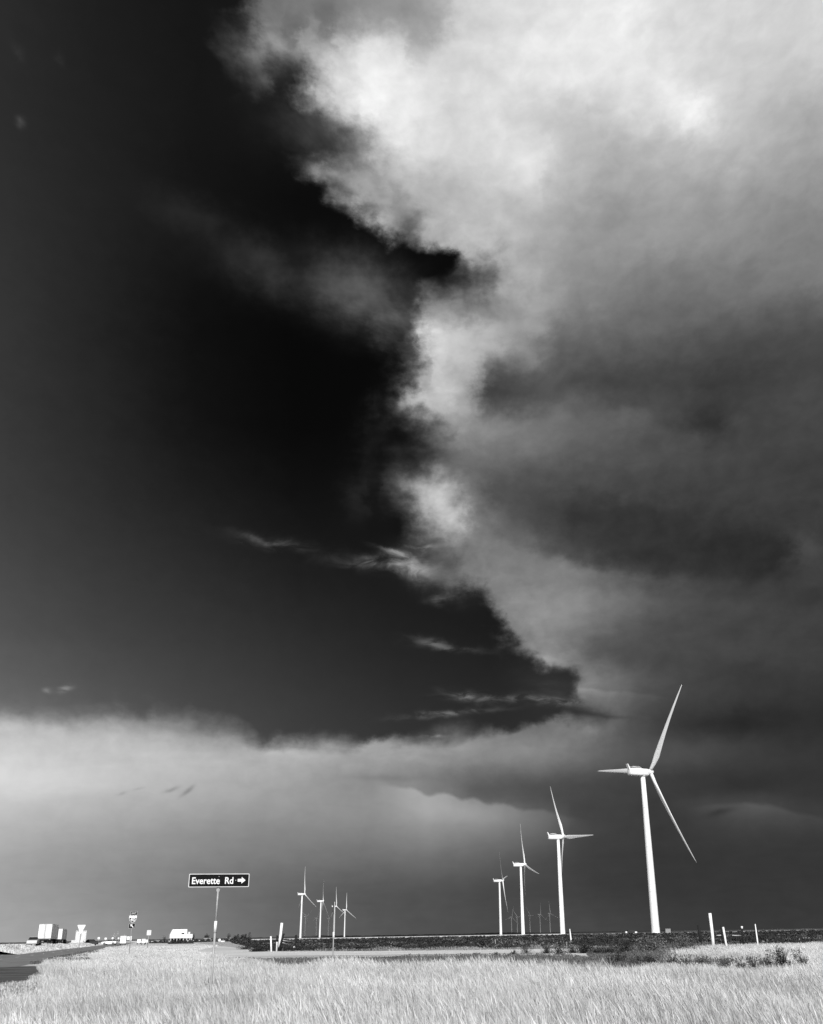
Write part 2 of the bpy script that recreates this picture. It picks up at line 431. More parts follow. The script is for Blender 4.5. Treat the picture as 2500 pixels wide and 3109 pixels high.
    tone = mth('ADD', mth('MULTIPLY', clear, mth('SUBTRACT', 1.0, mask)), mth('MULTIPLY', cl, mask))
    lin = mth('POWER', mth('MAXIMUM', tone, 0.0), 2.2)
    # the clear air itself, through the red filter that darkens it
    sky = nd('ShaderNodeTexSky', sky_type='NISHITA', sun_disc=False, sun_elevation=SUN_EL, sun_rotation=SUN_AZ)
    sk = nd('ShaderNodeSeparateColor')
    lk(sky.outputs[0], sk.inputs[0])
    lin = mth('MULTIPLY_ADD', sk.outputs[0], mth('MULTIPLY', mth('SUBTRACT', 1.0, mask), 0.015), mth('MULTIPLY', lin, 10.0))
    bg = nd('ShaderNodeBackground')
    lk(lin, bg.inputs['Color'])
    bg.inputs['Strength'].default_value = 0.1
    out = nd('ShaderNodeOutputWorld')
    lk(bg.outputs[0], out.inputs[0])


build_sky()
sc.cycles.use_adaptive_sampling = True
sc.cycles.adaptive_threshold = 0.02
sc.cycles.adaptive_min_samples = 8
sc.cycles.max_bounces = 5
sc.cycles.diffuse_bounces = 3
sc.cycles.glossy_bounces = 2
sc.cycles.transparent_max_bounces = 4


# ------------------------------------------------------------------ helpers
def tag(o, label=None, cat=None, group=None, kind=None):
    for k, v in (('label', label), ('category', cat), ('group', group), ('kind', kind)):
        if v:
            o[k] = v
    return o


def empty(name, loc, rz=0.0, label=None, cat=None, group=None):
    o = bpy.data.objects.new(name, None)
    COL.objects.link(o)
    o.location = loc
    o.rotation_euler = (0, 0, rz)
    o.empty_display_size = 0.3
    return tag(o, label, cat, group)


def mesh_ob(name, me, parent=None, m=None):
    o = bpy.data.objects.new(name, me)
    COL.objects.link(o)
    if m is not None and not me.materials:
        me.materials.append(m)
    if parent is not None:
        o.parent = parent
    return o


def fast_mesh(name, V, F3=None, F4=None, smooth=False, attr=None):
    "big meshes from arrays: triangles first, then quads"
    me = bpy.data.meshes.new(name)
    V = np.asarray(V, np.float32)
    F3 = np.zeros((0, 3), np.int32) if F3 is None else np.asarray(F3, np.int32)
    F4 = np.zeros((0, 4), np.int32) if F4 is None else np.asarray(F4, np.int32)
    me.vertices.add(len(V))
    me.vertices.foreach_set('co', V.ravel())
    loops = np.concatenate([F3.ravel(), F4.ravel()])
    me.loops.add(len(loops))
    me.loops.foreach_set('vertex_index', loops)
    starts = np.concatenate([np.arange(len(F3)) * 3, len(F3) * 3 + np.arange(len(F4)) * 4])
    me.polygons.add(len(starts))
    me.polygons.foreach_set('loop_start', starts.astype(np.int32))
    me.polygons.foreach_set('use_smooth', np.full(len(starts), smooth))
    me.update(calc_edges=True)
    return me


class MB:
    def __init__(self):
        self.v, self.f, self.s = [], [], []

    def add(self, vs, fs, smooth=False):
        n = len(self.v)
        self.v += [tuple(map(float, p)) for p in vs]
        self.f += [tuple(n + i for i in q) for q in fs]
        self.s += [smooth] * len(fs)
        return self

    def box(self, c, size, rot=None, taper=1.0):
        hx, hy, hz = (q / 2 for q in size)
        pts = []
        for z, t in ((-hz, 1.0), (hz, taper)):
            pts += [(-hx * t, -hy * t, z), (hx * t, -hy * t, z), (hx * t, hy * t, z), (-hx * t, hy * t, z)]
        if rot is not None:
            pts = [rot @ Vector(p) for p in pts]
        pts = [(p[0] + c[0], p[1] + c[1], p[2] + c[2]) for p in pts]
        return self.add(pts, [(3, 2, 1, 0), (4, 5, 6, 7), (0, 1, 5, 4), (1, 2, 6, 5), (2, 3, 7, 6), (3, 0, 4, 7)])

    def tube(self, pts, radii, n=8, smooth=True, caps=True):
        pts = [Vector(p) for p in pts]
        rings = []
        for i, p in enumerate(pts):
            a = pts[max(0, i - 1)]
            b = pts[min(len(pts) - 1, i + 1)]
            d = (b - a).normalized()
            x = d.orthogonal() if abs(d.z) < 0.99 else Vector((1, 0, 0))
            x = (x - d * x.dot(d)).normalized()
            y = d.cross(x)
            rings.append([p + (x * math.cos(k * 2 * math.pi / n) + y * math.sin(k * 2 * math.pi / n)) * radii[i] for k in range(n)])
        vs = [q for r_ in rings for q in r_]
        fs = [(i * n + k, i * n + (k + 1) % n, (i + 1) * n + (k + 1) % n, (i + 1) * n + k) for i in range(len(pts) - 1) for k in range(n)]
        self.add(vs, fs, smooth)
        if caps:
            m = len(self.v) - len(vs)
            self.f += [tuple(m + k for k in range(n - 1, -1, -1)), tuple(m + (len(pts) - 1) * n + k for k in range(n))]
            self.s += [False, False]
        return self

    def prism(self, outline, mat4, depth):
        "outline in local x, z; thickness along local y (front at -depth/2)"
        n = len(outline)
        vs = [mat4 @ Vector((x, -depth / 2, z)) for x, z in outline] + [mat4 @ Vector((x, depth / 2, z)) for x, z in outline]
        fs = [tuple(range(n)), tuple(range(2 * n - 1, n - 1, -1))] + [(k, n + k, n + (k + 1) % n, (k + 1) % n) for k in range(n)]
        return self.add(vs, fs)

    def build(self, name, m, parent=None):
        me = bpy.data.meshes.new(name)
        me.from_pydata(self.v, [], self.f)
        me.polygons.foreach_set('use_smooth', self.s)
        me.update()
        return mesh_ob(name, me, parent, m)


def copy_tree(o, parent=None):
    c = o.copy()
    COL.objects.link(c)
    if parent is not None:
        c.parent = parent
    for ch in o.children:
        copy_tree(ch, c)
    return c


I4 = Matrix.Identity(4)


def mat(name, tone, rough=0.7, var=0.0, scale=5.0, detail=4.0, bump=0.0, bscale=40.0, streak=None, island=0.0, metal=0.0, trans=0.0):
    m = bpy.data.materials.new(name)
    m.use_nodes = True
    nt = m.node_tree
    b = nt.nodes['Principled BSDF']
    b.inputs['Roughness'].default_value = rough
    b.inputs['Metallic'].default_value = metal
    b.inputs['Specular IOR Level'].default_value = 0.3
    b.inputs['Base Color'].default_value = (tone, tone, tone, 1)
    tc = nt.nodes.new('ShaderNodeTexCoord')
    mp = nt.nodes.new('ShaderNodeMapping')
    nt.links.new(tc.outputs['Object'], mp.inputs[0])
    if streak:
        mp.inputs['Scale'].default_value = streak
    val = None
    if var:
        n = nt.nodes.new('ShaderNodeTexNoise')
        n.inputs['Scale'].default_value = scale
        n.inputs['Detail'].default_value = detail
        n.inputs['Roughness'].default_value = 0.6
        nt.links.new(mp.outputs[0], n.inputs['Vector'])
        r_ = nt.nodes.new('ShaderNodeMapRange')
        r_.inputs['From Min'].default_value = 0.28
        r_.inputs['From Max'].default_value = 0.72
        r_.inputs['To Min'].default_value = tone * (1 - var)
        r_.inputs['To Max'].default_value = min(0.9, tone * (1 + var))
        nt.links.new(n.outputs['Fac'], r_.inputs['Value'])
        val = r_.outputs[0]
    if island:
        g = nt.nodes.new('ShaderNodeNewGeometry')
        r2 = nt.nodes.new('ShaderNodeMapRange')
        r2.inputs['To Min'].default_value = 1 - island
        r2.inputs['To Max'].default_value = 1 + island
        nt.links.new(g.outputs['Random Per Island'], r2.inputs['Value'])
        mu = nt.nodes.new('ShaderNodeMath')
        mu.operation = 'MULTIPLY'
        nt.links.new(r2.outputs[0], mu.inputs[0])
        if val is None:
            mu.inputs[1].default_value = tone
        else:
            nt.links.new(val, mu.inputs[1])
        val = mu.outputs[0]
    if val is not None:
        nt.links.new(val, b.inputs['Base Color'])
    if trans:
        tb = nt.nodes.new('ShaderNodeBsdfTranslucent')
        tb.inputs['Color'].default_value = (tone, tone, tone, 1)
        if val is not None:
            nt.links.new(val, tb.inputs['Color'])
        mx = nt.nodes.new('ShaderNodeMixShader')
        mx.inputs[0].default_value = trans
        nt.links.new(b.outputs[0], mx.inputs[1])
        nt.links.new(tb.outputs[0], mx.inputs[2])
        nt.links.new(mx.outputs[0], nt.nodes['Material Output'].inputs['Surface'])
    if bump:
        n2 = nt.nodes.new('ShaderNodeTexNoise')
        n2.inputs['Scale'].default_value = bscale
        n2.inputs['Detail'].default_value = 5
        nt.links.new(mp.outputs[0], n2.inputs['Vector'])
        bp = nt.nodes.new('ShaderNodeBump')
        bp.inputs['Strength'].default_value = bump
        bp.inputs['Distance'].default_value = 0.05
        nt.links.new(n2.outputs['Fac'], bp.inputs['Height'])
        nt.links.new(bp.outputs[0], b.inputs['Normal'])
    return m


M = dict(
    turbine=mat('turbine paint', 0.80, 0.45, 0.04, 0.4),
    turbine_grey=mat('dull steel', 0.45, 0.6, 0.08, 0.3),
    white=mat('white paint', 0.80, 0.5, 0.08, 2.0),
    offwhite=mat('weathered white', 0.62, 0.7, 0.18, 3.0),
    grey=mat('grey metal', 0.28, 0.5, 0.15, 4.0),
    steel=mat('galvanised post', 0.36, 0.45, 0.2, 9.0),
    dark=mat('dark paint', 0.03, 0.6, 0.2, 4.0),
    signdark=mat('sign face', 0.004, 0.95),
    signwhite=mat('sign sheeting', 0.78, 0.5),
    rubber=mat('rubber', 0.02, 0.8),
    wood=mat('weathered post wood', 0.016, 0.9, 0.35, 6.0, streak=(6, 6, 1), bump=0.4),
    postwhite=mat('white post paint', 0.80, 0.6, 0.12, 4.0),
    glass=mat('dark glass', 0.02, 0.15),
    asphalt=mat('asphalt', 0.17, 0.9, 0.22, 0.9, 6.0, bump=0.2, bscale=60, streak=(1, 0.3, 1)),
    asphalt_new=mat('dark asphalt', 0.075, 0.9, 0.75, 0.3, 6.0, bump=0.2, bscale=50, streak=(1, 2.4, 1)),
    line=mat('road paint', 0.62, 0.8, 0.3, 1.5),
    sand=mat('sand', 0.50, 0.95, 0.16, 0.8, 5.0, bump=0.3, bscale=20),
    dirt=mat('pale dirt track', 0.58, 0.95, 0.25, 0.35, 6.0, streak=(0.25, 1.6, 1)),
    ground=mat('dry ground', 0.36, 0.95, 0.42, 0.5, 8.0, bump=0.4, bscale=14),
    plain=mat('mown pale grass', 0.52, 0.95, 0.28, 0.10, 8.0, streak=(0.35, 1.2, 1)),
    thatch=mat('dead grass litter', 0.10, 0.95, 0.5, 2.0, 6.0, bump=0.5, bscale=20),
    tuft=mat('grey tuft', 0.22, 0.9, 0.4, 0.4, 4.0, island=0.4),
    gravel=mat('gravel', 0.24, 0.95, 0.65, 9.0, 6.0, bump=0.8, bscale=30),
    scrub_ground=mat('dark soil', 0.022, 0.95, 0.6, 0.05, 7.0),
    pale_field=mat('pale stubble', 0.74, 0.95, 0.25, 0.02, 6.0),
    far_plain=mat('far plain', 0.06, 0.95, 0.5, 0.006, 5.0),
    grass=mat('dry grass', 0.60, 0.85, 0.36, 0.32, 6.0, island=0.22, trans=0.2),
    grass_low=mat('low dry grass', 0.58, 0.9, 0.34, 0.25, 4.0, island=0.25, trans=0.18),
    weeds=mat('dark weeds', 0.10, 0.9, 0.5, 0.4, 4.0, island=0.5),  # dark tone also stands for shade behind the grass and along the road
    scrub=mat('scrub leaf', 0.028, 0.9, 0.4, 0.1, 3.0, island=0.7),
    bush=mat('bush leaf', 0.022, 0.9, 0.3, 1.0, 3.0, island=0.8),
    bush_grey=mat('grey twig', 0.10, 0.9, 0.4, 0.8, 3.0, island=0.7),
    twig=mat('twig bark', 0.06, 0.9),
    tree=mat('tree leaf', 0.035, 0.9, 0.3, 0.3, 3.0, island=0.7),
    pale_tree=mat('pale tree leaf', 0.60, 0.9, 0.2, 0.3, 3.0, island=0.3, trans=0.4),
)


def sheet(name, pts, z, m, kind='structure'):
    "flat polygon on the ground"
    me = bpy.data.meshes.new(name)
    me.from_pydata([(p[0], p[1], z) for p in pts], [], [tuple(range(len(pts)))])
    if me.polygons[0].normal.z < 0:
        me.flip_normals()
    o = mesh_ob(name, me, None, m)
    return tag(o, kind=kind)


# ------------------------------------------------------------------ the land
bm_v, bm_f = [(0, 0, 0)], []
radii = [6, 14, 30, 60, 120, 300, 900, 3000, 9000, 26000]
NS = 48
for r_ in radii:
    bm_v += [(r_ * math.sin(k * 2 * math.pi / NS), r_ * math.cos(k * 2 * math.pi / NS), 0) for k in range(NS)]
bm_f += [(0, 1 + (k + 1) % NS, 1 + k) for k in range(NS)]
for i in range(len(radii) - 1):
    a0, b0 = 1 + i * NS, 1 + (i + 1) * NS
    bm_f += [(a0 + k, a0 + (k + 1) % NS, b0 + (k + 1) % NS, b0 + k) for k in range(NS)]
me = bpy.data.meshes.new('ground')
me.from_pydata(bm_v, [], bm_f)
tag(mesh_ob('ground', me, None, M['ground']), kind='structure')

# frontage road: heads away to the left, 8 m wide
RH = Vector((-0.285, 0.9585, 0)).normalized()
RN = Vector((RH.y, -RH.x, 0))                # towards its right side
R0 = Vector((-23.3, 56.5, 0))                # a point of its right-hand edge


def road(s, off):
    p = R0 + RH * s + RN * off
    return (p.x, p.y)


tag(sheet('frontage_road', [road(-75, 0), road(1500, 0), road(1500, -8.0), road(-75, -8.0)], 0.012, M['asphalt']), kind='structure')
mk = MB()
for k in range(-12, 40):
    s0 = k * 12.0
    q = [road(s0, -3.95), road(s0 + 3.2, -3.95), road(s0 + 3.2, -4.1), road(s0, -4.1)]
    mk.add([(x, y, 0.016) for x, y in q], [(0, 1, 2, 3)])
q = [road(-70, -7.55), road(900, -7.55), road(900, -7.68), road(-70, -7.68)]
mk.add([(x, y, 0.016) for x, y in q], [(0, 1, 2, 3)])
tag(mk.build('road_marking', M['line']), kind='structure')

# the plains: pale mown verge left of centre, dark scrubland right of it, far strips
G2 = lambda x, y: tuple(gnd(x, y)[:2])
sheet('verge', [(-12, 14), (14, 14), (40, 90), (-28, 134), G2(600, 2864), (-150, 560), (-210, 760), road(700, 0.3), road(60, 0.3), road(-20, 0.3)], 0.004, M['plain'])
SCRUB = [G2(835, 2889), (-9, 93), (10, 86), (32, 84), (70, 84), (420, 560), (330, 620), (-150, 620), G2(700, 2858), G2(705, 2864), G2(760, 2876)]
sheet('scrubland', SCRUB, 0.008, M['scrub_ground'])
sheet('far_plain', [(-4000, 560), (-640, 700), (-640, 900), (5200, 900), (5200, 12000), (-6000, 12000)], 0.004, M['far_plain'])
sheet('stubble_field', [(-330, 640), (-190, 622), (40, 640), (62, 760), (112, 1330), (-330, 1330)], 0.02, M['pale_field'])
sheet('stubble_strip', [(228, 890), (900, 880), (1400, 1060), (238, 985)], 0.02, M['pale_field'])
# dirt track behind the grass
tr_near = [(520, 2897), (640, 2902), (800, 2903), (1000, 2902), (1250, 2899), (1500, 2896), (1750, 2892), (1850, 2891)]
tr_far = [(520, 2887), (640, 2888), (800, 2889), (1000, 2889), (1250, 2887), (1500, 2884), (1750, 2880), (1850, 2879)]
sheet('dirt_track', [G2(*p) for p in tr_near] + [G2(*p) for p in reversed(tr_far)], 0.014, M['dirt'])
# junction apron, sand drift and gravel at the lower left
sheet('road_apron', [G2(-60, 2997), G2(60, 2984), G2(140, 2974), G2(178, 2958), G2(182, 2940), G2(176, 2934), G2(60, 2936), G2(-60, 2942)], 0.016, M['asphalt_new'])
sheet('sand_patch', [G2(70, 2935), G2(96, 2927.5), G2(178, 2921), G2(184, 2928), G2(120, 2933.5)], 0.02, M['sand'])
sheet('gravel_verge', [G2(-60, 2998), G2(60, 2985), G2(142, 2975), G2(152, 3000), G2(120, 3109), (-5, 9), (-16, 8)], 0.008, M['gravel'])
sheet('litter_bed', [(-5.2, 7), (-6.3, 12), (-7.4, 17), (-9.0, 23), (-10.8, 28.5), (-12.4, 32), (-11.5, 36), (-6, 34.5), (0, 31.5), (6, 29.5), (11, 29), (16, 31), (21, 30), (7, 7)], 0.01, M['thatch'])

# highway on its low embankment, left of the frontage road
HD = 240.0
hp = foot(133, 2862, HD)
HZ = 0.55


def hway(s, off, z):
    p = hp + RH * s + RN * off
    return (p.x, p.y, z)


hv = MB()
for s0, s1 in ((-120, 60), (60, 300), (300, 1400)):
    hv.add([hway(s0, 8, 0.0), hway(s1, 8, 0.0), hway(s1, 5, HZ), hway(s0, 5, HZ)], [(0, 3, 2, 1)])
    hv.add([hway(s0, -16, 0.0), hway(s1, -16, 0.0), hway(s1, -13, HZ), hway(s0, -13, HZ)], [(0, 1, 2, 3)])
tag(hv.build('embankment', M['plain']), kind='structure')
hv = MB()
hv.add([hway(-120, 5, HZ), hway(1400, 5, HZ), hway(1400, -13, HZ), hway(-120, -13, HZ)], [(0, 1, 2, 3)])
tag(hv.build('highway', M['asphalt']), kind='structure')

# unseen cloud added above the frame, sized to shade the farthest turbines
cv, cf = [], []
cg = np.random.default_rng(5)
CNX, CNY = 40, 52
for lay in (0, 1):
    for j in range(CNY):
        for i in range(CNX):
            u_, v_ = i / (CNX - 1) * 2 - 1, j / (CNY - 1) * 2 - 1
            rr_ = math.hypot(u_, v_)
            k_ = min(1.0, 1.0 / max(1e-6, max(abs(u_), abs(v_)) and rr_ / max(abs(u_), abs(v_))))
            u2, v2 = u_ * k_, v_ * k_
            e_ = math.sqrt(max(0.0, 1 - (u2 * u2 + v2 * v2)))
            wob = math.sin(u2 * 9 + 2 * math.sin(v2 * 7)) * math.cos(v2 * 11 + u2 * 5)
            rim = 1 + .06 * math.sin(7 * math.atan2(v2, u2)) + .04 * math.sin(13 * math.atan2(v2, u2) + 1)
            z_ = 3000 + (e_ * (520 + 170 * wob) if lay else -e_ * (130 + 70 * wob))
            cv.append((350 + 1300 * u2 * rim, 580 + 1270 * v2 * rim, z_))
    o0 = lay * CNX * CNY
    for j in range(CNY - 1):
        for i in range(CNX - 1):
            q = (o0 + j * CNX + i, o0 + j * CNX + i + 1, o0 + (j + 1) * CNX + i + 1, o0 + (j + 1) * CNX + i)
            cf.append(q if lay else q[::-1])
me = bpy.data.meshes.new('cloud')
me.from_pydata(cv, [], cf)
me.polygons.foreach_set('use_smooth', [True] * len(cf))
cm_ = bpy.data.materials.new('cloud')
cm_.use_nodes = True
nt = cm_.node_tree
nt.nodes.clear()
mo, mx, tb, db = (nt.nodes.new('ShaderNode' + k_) for k_ in ('OutputMaterial', 'MixShader', 'BsdfTransparent', 'BsdfDiffuse'))
db.inputs['Color'].default_value = (.85, .85, .85, 1)
mx.inputs[0].default_value = 0.62  # partly see-through, sets how dark the added shade falls
nt.links.new(tb.outputs[0], mx.inputs[1])
nt.links.new(db.outputs[0], mx.inputs[2])
nt.links.new(mx.outputs[0], mo.inputs[0])
tag(mesh_ob('cloud', me, None, cm_), kind='structure')  # out of view, added for the shade it casts

# dark trees along the skyline
nn = 900
xs = np.linspace(-2600, 3600, nn)
hts = 2.2 + 1.5 * np.abs(np.sin(xs * 0.013) + np.sin(xs * 0.0047 + 1)) + RNG.random(nn) * 1.8
hts *= np.clip(0.55 + 0.5 * np.sin(xs * 0.0016 + 2.1), 0.25, 1)
yb = 4300 + 160 * np.sin(xs * 0.002)
V = np.concatenate([np.stack([xs, yb, 0 * xs], 1), np.stack([xs, yb + 3, hts], 1), np.stack([xs, yb + 14, hts * .8], 1), np.stack([xs, yb + 18, 0 * xs], 1)])
k = np.arange(nn - 1)
F4 = np.concatenate([np.stack([k + a * nn, k + 1 + a * nn, k + 1 + (a + 1) * nn, k + (a + 1) * nn], 1) for a in range(3)])
o = mesh_ob('treeline', fast_mesh('treeline', V, None, F4), None, M['scrub'])
tag(o, 'dark low line of trees along the far skyline', 'treeline', kind='stuff')


# ------------------------------------------------------------------ wind turbines
def blade_mesh(L=50.8):
    st = [(0.0, 1.9, 1.9, 0), (0.03, 1.9, 1.9, 0), (0.09, 2.5, 1.5, 14), (0.18, 3.5, 0.95, 12), (0.3, 3.0, 0.68, 8), (0.45, 2.35, 0.48, 5),
          (0.6, 1.8, 0.34, 3), (0.75, 1.35, 0.24, 1.5), (0.88, 0.95, 0.16, 0.5), (0.96, 0.6, 0.1, 0), (1.0, 0.18, 0.05, 0)]
    n = 14
    vs, fs = [], []
    for (t, ch, th, tw) in st:
        z = t * L
        bend = 3.0 * t * t + 1.0 * t          # cone and pre-bend, upwind
        tw = R(tw + 4)
        for k in range(n):
            a = 2 * math.pi * k / n
            y = math.cos(a) * ch / 2 - (0.2 * ch if t > 0.05 else 0)
            x = math.sin(a) * th / 2 * (1 - 0.35 * math.cos(a + math.pi) * (t > 0.05))
            vs.append((x * math.cos(tw) - y * math.sin(tw) + bend, x * math.sin(tw) + y * math.cos(tw), z))
    for i in range(len(st) - 1):
        fs += [(i * n + k, i * n + (k + 1) % n, (i + 1) * n + (k + 1) % n, (i + 1) * n + k) for k in range(n)]
    fs += [tuple(range(n - 1, -1, -1)), tuple((len(st) - 1) * n + k for k in range(n))]
    me = bpy.data.meshes.new('blade')
    me.from_pydata(vs, [], fs)
    me.polygons.foreach_set('use_smooth', [True] * len(fs))
    return me


HUB, OV, TILT = 80.0, 5.5, R(6)
BLADE = blade_mesh()
BLADE.materials.append(M['turbine'])


def loft_x(mb, secs, n=16, pw=4.0):
    "rounded-box sections along x: (x, half width, z centre, half height)"
    rings = []
    for (x, w, zc, h) in secs:
        ring = []
        for k in range(n):
            a = 2 * math.pi * (k + .5) / n
            c, s = math.cos(a), math.sin(a)
            ring.append((x, w * math.copysign(abs(c) ** (2 / pw), c), zc + h * math.copysign(abs(s) ** (2 / pw), s)))
        rings += ring
    m = len(secs)
    fs = [(i * n + k, i * n + (k + 1) % n, (i + 1) * n + (k + 1) % n, (i + 1) * n + k) for i in range(m - 1) for k in range(n)]
    fs += [tuple(range(n - 1, -1, -1)), tuple((m - 1) * n + k for k in range(n))]
    mb.add(rings, fs, True)
    return mb


def make_turbine():
    root = empty('wind_turbine', (0, 0, 0))
    t = MB()
    zs = [0, 0.5, 20, 42, 62, HUB - 2.0]
    rr = [2.15, 2.12, 1.95, 1.72, 1.45, 1.22]
    t.tube([(0, 0, z) for z in zs], rr, 32)
    t.build('tower', M['turbine'], root)
    for z_, q_ in ((20, 1.95), (42, 1.72), (62, 1.45)):
        MB().tube([(0, 0, z_ - .12), (0, 0, z_ + .12)], [q_ + .05] * 2, 32).build('flange', M['turbine'], root)
    f = MB()
    f.tube([(0, 0, -0.3), (0, 0, 0.12)], [3.4, 3.4], 24, False)
    f.build('foundation', M['offwhite'], root)
    n = MB()
    loft_x(n, [(-9.2, 1.2, HUB - .1, 1.25), (-8.9, 1.65, HUB - .1, 1.75), (-2, 1.9, HUB, 1.95), (2.4, 1.9, HUB + .1, 1.95), (3.6, 1.5, HUB + .2, 1.55)])
    n.tube([(0, 0, HUB - 2.2), (0, 0, HUB - 1.2)], [1.5, 1.5], 20)
    nac = n.build('nacelle', M['turbine'], root)
    c = MB()
    c.prism([(-9.2, HUB + 1.0), (-8.4, HUB + 1.4), (-9.9, HUB + 4.0), (-10.4, HUB + 4.0)], I4, 1.5)
    c.build('cooler_fin', M['turbine'], nac)
    rl = MB()
    rl.tube([(-7.6, -1.2, HUB + 1.8), (-7.4, -1.2, HUB + 2.7), (-3, -1.2, HUB + 2.9), (-1, -1.2, HUB + 2.0)], [.09] * 4, 6)
    rl.tube([(-7.6, 1.2, HUB + 1.8), (-7.4, 1.2, HUB + 2.7), (-3, 1.2, HUB + 2.9), (-1, 1.2, HUB + 2.0)], [.09] * 4, 6)
    rl.build('roof_rail', M['turbine'], nac)
    ax = Vector((math.cos(TILT), 0, math.sin(TILT)))
    h = MB()
    hc = Vector((0, 0, HUB)) + ax * OV
    prof = [(-1.9, 1.45), (-1.2, 1.6), (0.3, 1.6), (1.2, 1.3), (1.9, 0.75), (2.2, 0.1)]
    h.tube([hc + ax * a for a, _ in prof], [b for _, b in prof], 20)
    h.build('hub', M['turbine'], root)
    d = MB()
    d.box((2.0, -0.75, 1.9), (0.16, 0.9, 2.1), Matrix.Rotation(R(-20.5), 3, 'Z'))
    d.build('tower_door', M['grey'], root)
    for k in range(3):
        b = mesh_ob('blade', BLADE, root)
    return root


def pose(root, base, yaw, th):
    root.location = base
    root.rotation_euler = (0, 0, R(yaw))
    ax = Vector((math.cos(TILT), 0, math.sin(TILT)))
    hz = Vector((0, 1, 0))
    up = ax.cross(hz)
    hc = Vector((0, 0, HUB)) + ax * OV
    k = 0
    for ch in root.children:
        if ch.name.split('.')[0] == 'blade':
            a = R(th + 120 * k)
            z = up * math.cos(a) - hz * math.sin(a)
            y = z.cross(ax)
            q = hc + z * 1.2
            ch.matrix_local = Matrix(((ax.x, y.x, z.x, q.x), (ax.y, y.y, z.y, q.y), (ax.z, y.z, z.z, q.z), (0, 0, 0, 1)))
            k += 1


TROW, TLEFT, TFAR = 'large white wind turbines standing in a row', 'white wind turbines clustered left of centre', 'faint wind turbines on the horizon'
TURB = [((1992, 562), 30, 38, TROW, 'tallest nearest white wind turbine beside the fence posts at right'),
        ((1709.6, 943), 19, -26, TROW, 'second tallest white wind turbine, one blade level, just left of the nearest turbine'),
        ((1589, 1327), 10, -14, TROW, 'third white wind turbine of the large row, blade pointing down right'),
        ((1521.5, 1726), -8, 40, TROW, 'smallest leftmost white wind turbine of the large right-hand row'),
        ((912.8, 2163), 32, 0, TLEFT, 'tallest leftmost white wind turbine of the four near the wooden brace posts'),
        ((971.5, 2601), 0, -4, TLEFT, 'second white wind turbine from left in the cluster of four'),
        ((1014.5, 3072), 36, -2, TLEFT, 'white wind turbine directly behind the edge-on road sign'),
        ((1046.3, 3509), 45, 2, TLEFT, 'smallest rightmost white wind turbine of the cluster of four'),
        ((926, 4540), 44, 58, TLEFT, 'pale wind turbine with Y shaped blades close behind the tallest of the cluster'),
        ((960, 5000), 35, 20, TFAR, 'faint wind turbine between the first two towers of the left cluster'),
        ((997, 5150), 40, 75, TFAR, 'faint wind turbine left of the edge-on road sign'),
        ((1554.7, 5600), 50, 15, TFAR, 'faint wind turbine leftmost between third and fourth large turbines'),
        ((1572, 5750), 50, 80, TFAR, 'faintest short wind turbine just left of the third large turbine'),
        ((1611, 5350), 40, -35, TFAR, 'faint wind turbine just right of the third large turbine'),
        ((1642, 5000), 35, 5, TFAR, 'faint wind turbine in the middle of the gap between large turbines'),
        ((1672, 4800), 45, -5, TFAR, 'faint wind turbine just left of the second tallest turbine')]
proto = make_turbine()
for i, ((px, D), yaw, th, grp, lab) in enumerate(TURB):
    o = proto if i == 0 else copy_tree(proto)
    tag(o, lab, 'wind turbine', grp)
    pose(o, foot(px, 2838, D), yaw, th)
T1 = foot(1992, 2838, 562)
# service gear at the foot of the nearest turbine
bx = empty('transformer_cabinet', T1 + Vector((6.2, -1.0, 0)), R(-12), 'grey transformer cabinet at the right foot of the nearest turbine', 'cabinet')
MB().box((0, 0, 1.05), (2.6, 2.2, 2.1), None, 0.97).build('cabinet_body', M['grey'], bx)
MB().box((0, 0, 2.18), (2.8, 2.4, 0.12)).build('lid', M['grey'], bx)
MB().box((-0.62, -1.13, 1.0), (1.1, 0.05, 1.8)).build('cabinet_door', M['grey'], bx)
MB().box((0.62, -1.13, 1.0), (1.1, 0.05, 1.8)).build('cabinet_door', M['grey'], bx)
bx2 = empty('service_trailer', T1 + Vector((-13, -3, 0)), R(8), 'low dark service trailer left of the nearest turbine foot', 'trailer')
MB().box((0, 0, 1.2), (3.6, 2.0, 1.3)).build('trailer_body', M['dark'], bx2)
MB().box((2.4, 0, 0.8), (1.2, 1.6, 0.7)).build('tool_box', M['white'], bx2)
MB().box((-2.6, 0, 0.9), (0.9, 1.5, 0.8)).build('tool_box', M['white'], bx2)
for sx in (-0.6, 0.6):
    MB().tube([(sx, -1.05, 0.35), (sx, 1.05, 0.35)], [0.35, 0.35], 14).build('wheel', M['rubber'], bx2)


# ------------------------------------------------------------------ signs
def letters(body, size, bold=0.0, align='LEFT'):
    cu = bpy.data.curves.new('text', 'FONT')
    cu.body = body
    cu.size = size
    cu.align_x = align
    cu.extrude = 0.0012
    cu.offset = bold
    cu.resolution_u = 4
    tmp = bpy.data.objects.new('text', cu)
    COL.objects.link(tmp)
    bpy.context.view_layer.update()
    me = bpy.data.meshes.new_from_object(tmp.evaluated_get(bpy.context.evaluated_depsgraph_get()))
    bpy.data.objects.remove(tmp)
    bpy.data.curves.remove(cu)
    me.transform(Matrix.Rotation(R(90), 4, 'X'))
    me.materials.clear()
    return me


